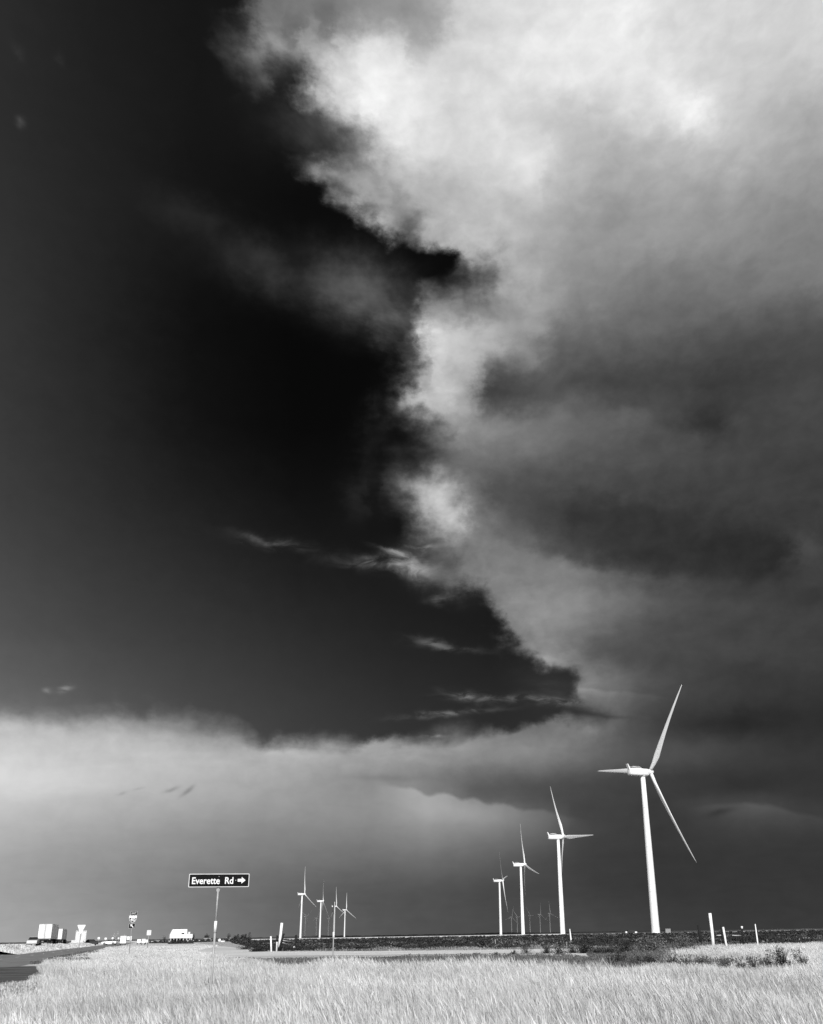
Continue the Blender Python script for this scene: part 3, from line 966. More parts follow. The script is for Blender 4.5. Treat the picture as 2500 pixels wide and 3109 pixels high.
def lettering(body, size, m, parent, loc, bold=0.0, align='LEFT', width=None, x0=None):
    "a word, each letter an object of its own"
    me = letters(body, size, bold, align)
    n = len(me.vertices)
    if width:
        xs_ = [v.co.x for v in me.vertices]
        k_ = width / (max(xs_) - min(xs_))
        me.transform(Matrix.Diagonal((k_, 1, 1, 1)))
        me.transform(Matrix.Translation((x0 - min(xs_) * k_, 0, 0)))
    par = list(range(n))

    def find(a):
        while par[a] != a:
            par[a] = par[par[a]]
            a = par[a]
        return a
    for e in me.edges:
        par[find(e.vertices[0])] = find(e.vertices[1])
    isl = {}
    for a in range(n):
        isl.setdefault(find(a), []).append(a)
    spans = sorted((min(me.vertices[a].co.x for a in l), max(me.vertices[a].co.x for a in l), l) for l in isl.values())
    grp = []
    for lo, hi, l in spans:
        if grp and lo < grp[-1][1] - 0.25 * (hi - lo):
            grp[-1][1] = max(hi, grp[-1][1])
            grp[-1][2] += l
        else:
            grp.append([lo, hi, list(l)])
    for lo, hi, l in grp:
        idx = {a: i for i, a in enumerate(l)}
        mm = bpy.data.meshes.new('letter')
        mm.from_pydata([me.vertices[a].co[:] for a in l], [], [tuple(idx[a] for a in p_.vertices) for p_ in me.polygons if p_.vertices[0] in idx])
        mesh_ob('letter', mm, parent, m).location = loc
    bpy.data.meshes.remove(me)


def rrect(w, h, r, n=5):
    pts = []
    for cx, cz, a0 in ((w / 2 - r, -h / 2 + r, -90), (w / 2 - r, h / 2 - r, 0), (-w / 2 + r, h / 2 - r, 90), (-w / 2 + r, -h / 2 + r, 180)):
        for k in range(n + 1):
            a = R(a0 + 90 * k / n)
            pts.append((cx + r * math.cos(a), cz + r * math.sin(a)))
    return pts


def face_cam(p):
    return math.atan2(-p[0], p[1])            # +Y of the local frame points away from the camera


def T4(x=0, y=0, z=0):
    return Matrix.Translation((x, y, z))


# street name sign
DS = 20.0
c = Vector(at(666, 2673.5, DS))
sw = px2m(179, c)
sh = px2m(38.5, c)
base = Vector((c.x, c.y, 0))
sg = empty('street_sign', base, face_cam(c), 'dark Everette Rd street name sign on a thin post in tall grass', 'street sign')
pz = c.z
pan = MB().prism(rrect(sw, sh, sw * 0.016), T4(0, 0, pz), 0.012).build('sign_panel', M['offwhite'], sg)
MB().prism(rrect(sw - sh * .11, sh - sh * .11, sw * 0.012), T4(0, -0.0075, pz), 0.003).build('sign_face', M['signdark'], pan)
cap = sh * 0.50
lettering('Everette  Rd', cap / 0.72, M['signwhite'], pan, (0, -0.0105, pz - cap * 0.5), bold=0.0032, width=sw * 0.68, x0=-sw / 2 + sw * 0.055)
ar = MB()
ax0, ax1, axh, at_, ah = sw * .308, sw * .438, sw * .372, sh * .105, sh * .245
ar.prism([(ax0, -at_), (axh, -at_), (axh, -ah), (ax1, 0), (axh, ah), (axh, at_), (ax0, at_)], T4(0, -0.0105, pz), 0.003)
ar.build('arrow', M['signwhite'], pan)
MB().prism([(sw * .268, -sh * .03), (sw * .282, -sh * .03), (sw * .282, sh * .03), (sw * .268, sh * .03)], T4(0, -0.0105, pz), 0.003).build('dash', M['steel'], pan)
xo = px2m(-1.0, c)
zs0 = at(654, 2832, DS)[2]
zs1 = at(656, 2797, DS)[2]
po = MB()
po.tube([(xo, 0.03, pz - sh * .5), (xo, 0.03, zs1 - .05)], [px2m(2.7, c)] * 2, 8)
po.box((xo, 0.045, pz - sh * .35), (0.06, 0.03, sh * .9))
po.tube([(xo, 0.03, zs0 + .02), (xo, 0.03, -0.2)], [px2m(3.3, c)] * 2, 8)
po.build('post', M['steel'], sg)
MB().tube([(xo, 0.03, zs0), (xo, 0.03, zs1)], [px2m(4.4, c)] * 2, 12).build('sleeve', M['white'], sg)
for dz in (-sh * .28, sh * .28):
    MB().tube([(xo, -0.02, pz + dz), (xo, -0.009, pz + dz)], [0.007, 0.007], 8).build('bolt', M['steel'], pan)

# stop sign seen edge-on, same kind of post
DE = 40.0
c2 = Vector(at(1016, 2758, DE))
se = empty('road_sign', (c2.x, c2.y, 0), face_cam(c2) + R(86), 'road sign seen edge-on, its post with white sleeve, before the left turbine cluster', 'road sign')
oc = [(0.38 * math.cos(R(22.5 + 45 * k)) * 1.08, 0.38 * math.sin(R(22.5 + 45 * k)) * 1.08) for k in range(8)]
hb = px2m(18, c2)
MB().prism([(x * hb / .41, z * hb / .41) for x, z in oc], T4(0, 0.03, c2.z), 0.03).build('sign_panel', M['dark'], se)
z0, z1 = at(1011, 2848, DE)[2], at(1012, 2830, DE)[2]
MB().tube([(0, 0, c2.z + hb), (0, 0, -0.2)], [px2m(1.7, c2)] * 2, 8).build('post', M['steel'], se)
MB().tube([(0, 0, z0), (0, 0, z1)], [px2m(2.9, c2)] * 2, 10).build('sleeve', M['white'], se)

# highway assembly: EAST / 40 shield / arrow
DI = 88.0
ce = Vector(at(405, 2773, DI))
ish = empty('route_sign', (ce.x, ce.y, 0), face_cam(ce) + R(6), 'route marker post with east panel, 40 shield and slanted arrow', 'road sign')


def on_sign(px, py):
    p = at(px, py, DI)
    return px2m(px - 401, p), p[2]


u1 = px2m(1.0, ce)
_, ze = on_sign(405, 2773)
_, zi = on_sign(402, 2791)
_, za = on_sign(401, 2811.5)
pe = MB().prism(rrect(20 * u1, 10.4 * u1, 0.03), T4(2.5 * u1, 0, ze), 0.01).build('panel', M['signwhite'], ish)
MB().prism(rrect(19.2 * u1, 9.6 * u1, 0.03), T4(2.5 * u1, -0.007, ze), 0.004).build('panel_face', M['signdark'], pe)
lettering('EAST', 6.4 * u1, M['offwhite'], pe, (2.5 * u1, -0.012, ze - 2.3 * u1), bold=0.002, align='CENTER')
shl = [(-11, 9.5), (-8, 10.5), (-4, 9.2), (0, 10.2), (4, 9.2), (8, 10.5), (11, 9.5), (11.2, 3), (9.5, -3), (6, -7.5), (0, -11.2), (-6, -7.5), (-9.5, -3), (-11.2, 3)]
pi_ = MB().prism([(x * u1, z * u1) for x, z in reversed(shl)], T4(0.8 * u1, 0, zi), 0.01).build('shield', M['signwhite'], ish)
low = [(-10.2, 3.2), (10.2, 3.2), (8.8, -2.6), (5.6, -6.9), (0, -10.0), (-5.6, -6.9), (-8.8, -2.6)]
MB().prism([(x * u1, z * u1) for x, z in reversed(low)], T4(0.8 * u1, -0.007, zi), 0.004).build('shield_face', M['signdark'], pi_)
lettering('40', 15.0 * u1, M['signwhite'], pi_, (0.8 * u1, -0.012, zi - 6.6 * u1), bold=0.006, align='CENTER')
pa = MB().prism(rrect(18 * u1, 13 * u1, 0.03), T4(0, 0, za), 0.01).build('arrow_panel', M['signwhite'], ish)
MB().prism(rrect(17.2 * u1, 12.4 * u1, 0.03), T4(0, -0.007, za), 0.004).build('panel_face', M['signdark'], pa)
a = MB()
rot = Matrix.Rotation(R(-45), 4, 'Y')
a.prism([(x * u1, z * u1) for x, z in ((-1.2, -6.4), (1.2, -6.4), (1.2, 1.0), (4.0, 1.0), (0, 6.6), (-4.0, 1.0), (-1.2, 1.0))], T4(0, -0.012, za) @ rot, 0.004)
a.build('arrow', M['signwhite'], pa)
MB().tube([(0.3 * u1, 0.04, ze), (0.3 * u1, 0.04, -0.2)], [1.0 * u1] * 2, 8).build('post', M['grey'], ish)

# yield sign in front of the far truck
DY = 116.0
cy = Vector(at(247, 2822, DY))
ys_ = empty('yield_sign', (cy.x, cy.y, 0), face_cam(cy), 'white triangular yield sign standing point down left of the route marker', 'road sign')
u1 = px2m(1, cy)
tri = [(-11.8, 11), (-10.8, 12.5), (10.8, 12.5), (11.8, 11), (1.2, -11.5), (0, -12.4), (-1.2, -11.5)]
p = MB().prism([(x * u1, z * u1) for x, z in reversed(tri)], T4(0, 0, cy.z), 0.012).build('sign_panel', M['signwhite'], ys_)
MB().tube([(0, 0.03, cy.z + 8 * u1), (0, 0.03, -0.2)], [0.9 * u1] * 2, 8).build('post', M['grey'], ys_)

# small far signs: (x, y top, y bottom, half width, y ground, distance, label)
for (x, yt, yb_, w, D, lab) in ((453, 2825, 2839.5, 6.3, 150, 'square pale sign on a post left of the white roadside building'),
                                (397.5, 2843, 2856, 2.6, 260, 'narrow white sign right beside the far white box trailer'),
                                (390, 2844, 2854, 3.6, 265, 'small square white sign just left of the narrow white sign'),
                                (342.5, 2846.5, 2851.5, 2.6, 300, 'tiny white sign below the pale trees left of the route marker'),
                                (360.5, 2847, 2851.5, 2.2, 310, 'tiny white sign between the pale trees and box trailer'),
                                (300.5, 2846, 2852, 3.2, 320, 'tiny white sign by the road nearest right of the dark car'),
                                (321.5, 2847.5, 2853, 3.2, 330, 'tiny white sign left of the far white car')):
    q = Vector(at(x, (yt + yb_) / 2, D))
    s_ = empty('roadside_sign', (q.x, q.y, 0), face_cam(q), lab, 'road sign', 'small signs along the far road')
    hh = px2m(yb_ - yt, q)
    MB().prism(rrect(2 * px2m(w, q), hh, 0.05), T4(0, 0, q.z), 0.02).build('sign_panel', M['white' if D > 155 else 'offwhite'], s_)
    MB().tube([(0, 0.05, q.z), (0, 0.05, -0.1)], [0.05, 0.05], 6).build('post', M['grey'], s_)


# ------------------------------------------------------------------ trucks and cars
HEAD = math.atan2(-RH.x, RH.y)               # local +Y = direction of travel


def wheel_set(root, xs_, ys2, r_=0.5, w=0.55):
    for y in ys2:
        for x in xs_:
            wl = MB().tube([(x - w / 2, y, r_), (x + w / 2, y, r_)], [r_, r_], 18).build('wheel', M['rubber'], root)
            MB().tube([(x - w / 2 - .01 if x < 0 else x + w / 2 - .02, y, r_), (x - w / 2 + .02 if x < 0 else x + w / 2 + .01, y, r_)], [r_ * .5] * 2, 12).build('rim', M['grey'], wl)


def semi(p, label, w=2.6, h=2.85):
    t = empty('semi_truck', p, HEAD, label, 'truck', 'semi trucks driving away on the highway')
    L = 15.5
    MB().box((0, L / 2, 1.15 + h / 2), (w, L, h)).build('trailer_box', M['white'], t)
    for sx in (-1, 1):
        d = MB().box((sx * w / 4, -0.03, 1.15 + h / 2), (w / 2 - 0.14, 0.06, h - 0.2)).build('rear_door', M['white'], t)
        MB().tube([(sx * 0.22, -0.09, 1.3), (sx * 0.22, -0.09, 1.0 + h)], [0.022] * 2, 6).build('lock_rod', M['grey'], d)
    MB().box((0, -0.012, 1.15 + h / 2), (w - .02, 0.02, h - .02)).build('rear_frame', M['grey'], t)
    MB().box((0, -0.02, 1.02), (w, 0.1, 0.22)).build('bumper', M['dark'], t)
    u = MB()
    u.box((-0.7, 0.1, 0.72), (0.1, 0.1, 0.5)).box((0.7, 0.1, 0.72), (0.1, 0.1, 0.5)).box((0, 0.08, 0.5), (2.3, 0.12, 0.12))
    u.build('underride_guard', M['dark'], t)
    for sx in (-1.05, 1.05):
        MB().box((sx, -0.08, 1.02), (0.22, 0.04, 0.12)).build('tail_light', M['grey'], t)
        MB().box((sx * .9, 0.4, 0.65), (0.6, 0.03, 0.75)).build('mud_flap', M['rubber'], t)
    MB().box((0, 7, 0.95), (1.1, 13.5, 0.35)).build('chassis', M['dark'], t)
    wheel_set(t, (-0.98, 0.98), (1.3, 2.6, 14.6, 15.9, 20.2))
    MB().box((0, 17.4, 2.2), (2.4, 2.6, 2.6)).build('cab', M['grey'], t)
    MB().box((0, 19.8, 1.5), (2.1, 2.2, 1.3)).build('engine_bonnet', M['grey'], t)
    return t


p1 = foot(133, 2862, HD, HZ)
semi(p1, 'nearest white semi trailer driving away, its twin rear doors lit')
p2 = foot(171.5, 2860, 318, HZ)
s2 = semi(p2, 'farther semi truck with dark grey side, right of the nearest trailer', 2.6, 2.7)

# straight truck under the yield sign
pt = foot(242, 2853, 285, HZ * 0)
bt = empty('box_truck', pt, HEAD + R(3), 'pale box truck directly behind the triangular yield sign', 'truck')
MB().box((0.2, 2.7, 2.25), (2.5, 5.4, 2.6)).build('cargo_box', M['offwhite'], bt)
MB().box((0.15, -0.015, 2.2), (2.3, 0.02, 2.5)).build('rear_frame', M['grey'], bt)
MB().box((-0.45, -0.03, 2.2), (1.0, 0.06, 2.3)).build('rear_door', M['offwhite'], bt)
MB().box((0.8, -0.03, 2.2), (1.0, 0.06, 2.3)).build('rear_door', M['offwhite'], bt)
MB().box((0.2, 6.6, 1.7), (2.2, 2.0, 1.9)).build('cab', M['grey'], bt)
MB().box((-0.5, -0.7, 0.95), (2.7, 1.2, 0.9)).build('lift_gate', M['offwhite'], bt)
wheel_set(bt, (-0.85, 1.2), (1.2, 6.4), 0.48, 0.4)


def car(p, rz, m, label, front=False):
    t = empty('car', p, rz, label, 'car', 'cars along the far highway')
    b = MB()
    secs = [(-2.2, .45, .95), (-2.15, .4, 1.0), (-1.0, .3, 1.05), (1.0, .3, 1.0), (2.1, .35, .85), (2.25, .4, .7)]
    vs, fs = [], []
    for (y, z0_, z1_) in secs:
        vs += [(-.88, y, z0_), (.88, y, z0_), (.86, y, z1_), (-.86, y, z1_)]
    for i in range(len(secs) - 1):
        fs += [(i * 4 + k, i * 4 + (k + 1) % 4, i * 4 + 4 + (k + 1) % 4, i * 4 + 4 + k) for k in range(4)]
    fs += [(3, 2, 1, 0), tuple(len(vs) - 4 + k for k in range(4))]
    b.add(vs, fs)
    b.build('body', m, t)
    g = MB()
    g.add([(-.8, -1.7, 1.0), (.8, -1.7, 1.0), (.8, .9, 1.0), (-.8, .9, 1.0), (-.62, -1.1, 1.5), (.62, -1.1, 1.5), (.62, .2, 1.5), (-.62, .2, 1.5)],
          [(0, 1, 5, 4), (1, 2, 6, 5), (2, 3, 7, 6), (3, 0, 4, 7)])
    g.build('windows', M['glass'], t)
    MB().box((0, -.45, 1.51), (1.24, 1.3, 0.05)).build('roof', m, t)
    for sx in (-.6, .6):
        MB().box((sx, 2.2, .72), (.36, .12, .2)).build('headlight', M['signwhite'], t)
        MB().box((sx, -2.2, .8), (.36, .06, .16)).build('tail_light', M['grey'], t)
    wheel_set(t, (-.78, .78), (-1.35, 1.35), .33, .22)
    return t


car(foot(101, 2858, 215, HZ * .9), HEAD + math.pi, M['offwhite'], 'pale car coming towards us left of the nearest trailer')
car(foot(271, 2853, 290, 0), HEAD + R(80), M['dark'], 'small dark car right of the box truck behind the yield sign')
car(foot(335, 2857, 340, 0), HEAD + R(70), M['white'], 'small white car on the far road left of the route marker')
# enclosed white trailers parked farther off
for (x, y, D, w, h, lab) in ((374, 2859, 300, 1.55, 2.1, 'largest white box trailer parked just left of the route marker post'),
                             (422.5, 2860, 330, 1.1, 1.1, 'low white trailer just right of the route marker post'),
                             (436, 2863, 300, 0.95, 1.15, 'second low white trailer, right of the route marker post'),
                             (446, 2860, 340, 0.75, 0.95, 'smallest white trailer below the square pale sign')):
    q = foot(x, y, D)
    w, h = w * .72, h * .85
    t = empty('box_trailer', q, face_cam(q), lab, 'trailer', 'white trailers parked along the horizon')
    MB().box((0, 1.5, .45 + h / 2), (2 * w * .66, 3.0, h)).build('trailer_box', M['white'], t)
    MB().box((0, -.03, .45 + h / 2), (2 * w * .58, .05, h * .86)).build('rear_door', M['white'], t)
    wheel_set(t, (-w * .55, w * .55), (1.4,), .32, .2)

# roadside building: tall block over a flat canopy on posts
DB = 350.0
q = foot(545, 2862, DB)
u1 = px2m(1, q)
hb_ = empty('roadside_building', q, face_cam(q) + R(4), 'white roadside building with tall upper block over a flat canopy', 'building')
zb = lambda y: at(545, y, DB)[2]
X_ = lambda x: (x - 545) * u1
b = MB()
b.add([(X_(517), 0, zb(2837.5)), (X_(566), 0, zb(2837.5)), (X_(566), 5, zb(2837.5)), (X_(517), 5, zb(2837.5)),
       (X_(523), .4, zb(2822)), (X_(565.5), .4, zb(2822)), (X_(565.5), 4.6, zb(2822)), (X_(523), 4.6, zb(2822))],
      [(0, 1, 5, 4), (1, 2, 6, 5), (2, 3, 7, 6), (3, 0, 4, 7), (4, 5, 6, 7), (3, 2, 1, 0)])
b.build('upper_block', M['white'], hb_)
MB().box((X_(549), 1.9, zb(2843)), (66.5 * u1, 4.6, 11 * u1)).build('canopy', M['white'], hb_)
MB().box((X_(553.5), 0.1, zb(2835.5)), (9 * u1, .25, 4.5 * u1)).build('window', M['glass'], hb_)
MB().box((X_(572), .6, zb(2833.5)), (6 * u1, 1, 6 * u1)).build('roof_vent', M['offwhite'], hb_)
MB().box((X_(540), 3.0, zb(2856)), (40 * u1, 2.0, 15 * u1)).build('back_wall', M['dark'], hb_)
for x in (519, 528, 537, 546, 556, 566, 575, 580):
    MB().box((X_(x), -.2, zb(2849) / 2), (1.7 * u1, .2, zb(2849))).build('post', M['offwhite'], hb_)
# houses and tank beyond
for (x, yg, D, w, hw, tone, lab) in ((631, 2859, 520, 16, 7, 'grey', 'grey farmhouse below the oval tree right of the white building'),
                                     (696, 2859, 560, 12, 7, 'grey', 'small grey shed left of the group of dark trees'),
                                     (480, 2859, 600, 11, 4, 'offwhite', 'low pale shed left of the white roadside building')):
    q = foot(x, yg, D)
    u1 = px2m(1, q)
    t = empty('farmhouse', q, face_cam(q) + R(12), lab, 'house', 'small far houses')
    MB().box((0, 2, hw * u1 / 2), (w * u1, 4, hw * u1)).build('wall', M[tone], t)
    rf = MB()
    W2, z0_, z1_ = w * u1 / 2 + .2, hw * u1, hw * u1 * 1.5
    rf.add([(-W2, -.3, z0_), (W2, -.3, z0_), (W2, 4.3, z0_), (-W2, 4.3, z0_), (-W2, 2, z1_), (W2, 2, z1_)], [(0, 1, 5, 4), (2, 3, 4, 5), (1, 2, 5), (3, 0, 4), (3, 2, 1, 0)])
    rf.build('roof', M['steel'], t)
    MB().box((-w * u1 * .2, -.05, hw * u1 * .5), (w * u1 * .2, .1, hw * u1 * .5)).build('window', M['glass'], t)
    MB().box((w * u1 * .2, -.05, hw * u1 * .4), (w * u1 * .15, .1, hw * u1 * .8)).build('door', M['dark'], t)
q = foot(672, 2860, 420)
u1 = px2m(1, q)
t = empty('storage_tank', q, 0, 'white rounded tank with a lower pale trough beside the signpost', 'tank')
MB().tube([(-3 * u1, 0, 4.6 * u1), (-7 * u1, 0, 4.6 * u1), (-9 * u1, 0, 4.6 * u1)], [5 * u1, 5 * u1, 2 * u1], 16).tube([(-3 * u1, 0, 4.6 * u1), (-1 * u1, 0, 4.6 * u1)], [5 * u1, 2 * u1], 16).build('tank_body', M['white'], t)
MB().box((6 * u1, 0, 2 * u1), (12 * u1, 1.5, 4 * u1)).build('trough', M['offwhite'], t)


# ------------------------------------------------------------------ fences
def post(name, px_t, py_t, px_b, py_b, D, wpx, m, label, grp, capm=None, capf=0.25, taper=1.0, buried=0.3, bend=0.0):
    a_, b_ = Vector(at(px_t, py_t, D)), Vector(at(px_b, py_b, D))
    d = (b_ - a_).normalized()
    b_ = a_ + d * (a_.z / -d.z + buried) if d.z < 0 else b_
    r_ = px2m(wpx / 2, a_)
    root = empty(name, (b_.x, b_.y, 0), 0, label, 'fence post', grp)
    off = Vector((b_.x, b_.y, 0))
    pts = [b_ - off, (a_ + b_) / 2 - off + Vector((bend, 0, 0)), a_ - off]
    MB().tube(pts, [r_ * 1.04, r_, r_ * taper], 10).build('shaft', m, root)
    if capm:
        L = (a_ - b_)
        n = L.normalized()
        MB().tube([a_ - off - n * L.length * capf, a_ - off + n * 0.01], [r_ * 1.12, r_ * 1.12 * taper], 10).build('painted_top', capm, root)
    return root


FL, FR = 'posts of the fence corner left of centre', 'posts of the fence at the right'
post('marker_post', 822.8, 2843, 824.3, 2889, 100, 5, M['postwhite'], 'short white marker post, leftmost of the fence corner', FL)
post('fence_post', 842.6, 2841, 840.2, 2890, 101, 5, M['offwhite'], 'pale fence post with a dark top beside the white marker', FL, M['wood'], .32)
post('marker_post', 856.5, 2802.5, 851.5, 2849, 112, 8.2, M['postwhite'], 'tall thick white post rising above the brace corner', FL)
post('brace_post', 862.5, 2835, 847, 2888, 104, 6.5, M['wood'], 'dark leaning brace post crossing the tall white post', FL)
e_ = post('fence_post', 899.5, 2839, 897.5, 2882, 118, 6.2, M['wood'], 'dark corner post at right end of the left brace rails', FL)
q = Vector(at(895, 2876, 116))
rf = MB()
n_ = 10
rf.tube([(0, -.06, 0), (0, 0, 0)], [px2m(3.4, q)] * 2, 16)
r2 = rf.build('reflector', M['signwhite'], e_)
r2.location = q - Vector(e_.location)
for (a_, b_, lab) in (((858, 2856, 110), (893, 2861, 116), 'upper pale brace rail between the two dark posts'), ((857, 2862, 106), (890, 2873, 116), 'lower slanting pale brace rail between the two dark posts')):
    A, B = Vector(at(*a_)), Vector(at(*b_))
    r_ = MB().tube([(0, 0, 0), B - A], [px2m(1.2, A)] * 2, 8).build('brace_rail', M['offwhite'])
    r_.location = A
    tag(r_, lab, 'fence rail', 'pale rails of the left fence corner')

post('stake', 1730.5, 2821, 1736, 2870, 112, 5.2, M['postwhite'], 'thin white stake between the two tallest turbines', FR, taper=.45)
post('fence_post', 2121.6, 2809, 2124, 2830, 96, 8, M['wood'], 'short dark post left of the thick white post', FR)
post('marker_post', 2155.8, 2773, 2162.3, 2834, 80, 9.2, M['postwhite'], 'thickest tallest white post of the right-hand fence', FR, bend=.02)
post('fence_post', 2190, 2810, 2194, 2848, 92, 6, M['wood'], 'dark fence post just behind a leaning white stake', FR)
post('stake', 2196, 2815, 2207.6, 2881, 74, 6, M['postwhite'], 'white leaning stake in front of a dark fence post', FR)
post('fence_post', 2252.8, 2813, 2256, 2857, 94, 5.6, M['wood'], 'dark fence post with a short white painted top', FR, M['postwhite'], .11)
post('stake', 2293.4, 2806, 2303.3, 2880, 73, 4.6, M['postwhite'], 'slim white leaning stake nearest the right edge', FR, taper=.6)
post('stake', 1504, 2852, 1507, 2885, 95, 2.4, M['grey'], 'thin grey stake below the two smallest large turbines', FR)
for (a_, b_, lab) in (((2176, 2841, 92), (2190, 2840, 92), 'short pale rail left of the leaning white stake'), ((2224, 2840, 93), (2251, 2841.5, 94), 'pale rail reaching the dark post with white top')):
    A, B = Vector(at(*a_)), Vector(at(*b_))
    r_ = MB().tube([(0, 0, 0), B - A], [px2m(1.0, A)] * 2, 8).build('rail', M['offwhite'])
    r_.location = A
    tag(r_, lab, 'fence rail', 'pale rails of the right fence')


# ------------------------------------------------------------------ vegetation
def vnoise(x, y, s, seed):
    "smooth value noise"
    g = np.random.default_rng(seed).random((64, 64))
    u, v = x / s, y / s
    i, j = np.floor(u).astype(int), np.floor(v).astype(int)
    fu, fv = u - i, v - j
    fu, fv = fu * fu * (3 - 2 * fu), fv * fv * (3 - 2 * fv)
    a_ = g[i % 64, j % 64] * (1 - fu) + g[(i + 1) % 64, j % 64] * fu
    b_ = g[i % 64, (j + 1) % 64] * (1 - fu) + g[(i + 1) % 64, (j + 1) % 64] * fu
    return a_ * (1 - fv) + b_ * fv


def inside(P, poly):
    poly = np.array(poly)
    c_ = np.zeros(len(P), bool)
    for (x0, y0), (x1, y1) in zip(poly, np.roll(poly, -1, 0)):
        k_ = (y0 > P[:, 1]) != (y1 > P[:, 1])
        c_ ^= k_ & (P[:, 0] < (x1 - x0) * (P[:, 1] - y0) / ((y1 - y0) or 1e-9) + x0)
    return c_


def scatter(poly, n, near=0.0):
    "random points in a polygon, denser towards the eye"
    poly = np.array(poly)
    lo, hi = poly.min(0), poly.max(0)
    out = []
    tot = 0
    while tot < n:
        P = lo + RNG.random((n * 2, 2)) * (hi - lo)
        P = P[inside(P, poly)]
        if near:
            d = np.hypot(P[:, 0], P[:, 1])
            P = P[RNG.random(len(P)) < np.minimum(1, (near / d) ** 1.3)]
        out.append(P)
        tot += len(P)
    return np.concatenate(out)[:n]


def blades(P, h, w, lean, spread, plume=0.0, pw=3.0):
    "grass: a curved three-part strip per stalk, some with a feathery head"
    n = len(P)
    az = RNG.normal(lean[0], lean[2], n)
    tl = np.abs(RNG.normal(lean[1], spread, n))
    dx, dy = np.cos(az) * tl * h, np.sin(az) * tl * h
    fa = RNG.random(n) * math.pi
    sx, sy = np.cos(fa) * w / 2, np.sin(fa) * w / 2
    V = np.zeros((n, 7, 3))
    for k_, (t, ww) in enumerate(((0, 1.0), (.45, .85), (.78, .55))):
        cx, cy_, cz = P[:, 0] + dx * t ** 1.9, P[:, 1] + dy * t ** 1.9, h * t * (1 - .12 * tl * t)
        V[:, 2 * k_] = np.stack([cx - sx * ww, cy_ - sy * ww, cz], 1)
        V[:, 2 * k_ + 1] = np.stack([cx + sx * ww, cy_ + sy * ww, cz], 1)
    V[:, 6] = np.stack([P[:, 0] + dx, P[:, 1] + dy, h * (1 - .12 * tl)], 1)
    o_ = np.arange(n)[:, None] * 7
    F4 = np.concatenate([o_ + np.array([[0, 1, 3, 2]]), o_ + np.array([[2, 3, 5, 4]])])
    F3 = o_ + np.array([[4, 5, 6]])
    V = V.reshape(-1, 3)
    if plume:
        k_ = np.nonzero(RNG.random(n) < plume)[0]
        m_ = len(k_)
        q0 = np.stack([P[k_, 0] + dx[k_] * .5, P[k_, 1] + dy[k_] * .5, h[k_] * .72], 1)
        q1 = np.stack([P[k_, 0] + dx[k_] * 1.25, P[k_, 1] + dy[k_] * 1.25, h[k_] * 1.10], 1)
        md = q0 * .45 + q1 * .55
        W = np.stack([np.cos(fa[k_] + .7), np.sin(fa[k_] + .7), 0 * fa[k_]], 1) * (w if np.isscalar(w) else w[k_][:, None]) * pw / 2
        VV = np.stack([q0, md - W, q1, md + W], 1).reshape(-1, 3)
        F4 = np.concatenate([F4, len(V) + np.arange(m_)[:, None] * 4 + np.array([[0, 1, 2, 3]])])
        V = np.concatenate([V, VV])
    return V, F3, F4


def grass(name, label, poly, n, hfun, w, m, lean=(math.pi, .24, .8), spread=.16, plume=.35, near=0.0, pw=3.0, keep=None, zf=None):
    P = scatter(poly, n, near)
    if keep is not None:
        P = P[RNG.random(len(P)) < keep(P)]
    d = np.hypot(P[:, 0], P[:, 1])
    h = hfun(P) * (0.65 + 0.5 * RNG.random(len(P)))
    ww = w * np.maximum(1.0, d / 22.0) * (0.7 + .6 * RNG.random(len(P)))
    V, F3, F4 = blades(P, h, ww, lean, spread, plume, pw)
    if zf is not None:
        V[:, 2] += zf(V)
    o_ = mesh_ob(name, fast_mesh(name, V, F3, F4), None, m)
    return tag(o_, label, 'grass', kind='stuff')


GEDGE = [(-5.2, 7), (-6.3, 12), (-7.4, 17), (-9.0, 23), (-10.8, 28.5), (-12.4, 32)]
TALL = GEDGE + [(-11.6, 38), (-6, 39), (0, 36), (2.9, 31), (4.2, 25), (6, 22.5), (12, 22), (20, 22), (7, 7)]
hf = lambda P: 0.20 + 0.26 * vnoise(P[:, 0] + 200, P[:, 1] + 50, 1.7, 3) + 0.09 * vnoise(P[:, 0] + 90, P[:, 1], .5, 5)
kp = lambda P: np.clip(1.25 * vnoise(P[:, 0] + 130, (P[:, 1] + 70) * .6, 1.5, 9) + .5 * vnoise(P[:, 0] + 30, P[:, 1] + 10, .45, 19) - .22, .05, 1)
grass('tall_grass', 'tall pale dry grass filling the foreground', TALL, 400000, hf, 0.0040, M['grass'], near=15, keep=kp, plume=.4, pw=2.3)
grass('tall_weeds', 'greyer weed stems in patches through the tall foreground grass', TALL, 150000, lambda P: .16 + .22 * vnoise(P[:, 0] + 20, P[:, 1] + 5, 1.3, 61), 0.0042, M['tuft'], near=15, plume=.3, pw=1.8,
      keep=lambda P: np.clip(3.2 * (vnoise(P[:, 0] + 310, (P[:, 1] + 170) * .45, 1.9, 62) * .65 + vnoise(P[:, 0] + 10, P[:, 1] + 17, .6, 63) * .35) - 1.55, 0, 1))
grass('verge_grass', 'pale dry grass along the road edge and open verge', [(-13.3, 33), (-15.6, 40), (-20.0, 50.5), (-24.5, 63), (-30.4, 84), (-46, 136), (-60, 180), (-44, 190), (-30, 120), (-23, 92), (-13, 62), (-8, 46), (-10, 36)], 60000,
      lambda P: 0.15 + .16 * vnoise(P[:, 0], P[:, 1], 4, 4), 0.0055, M['grass_low'], near=42, plume=.3, pw=1.6)
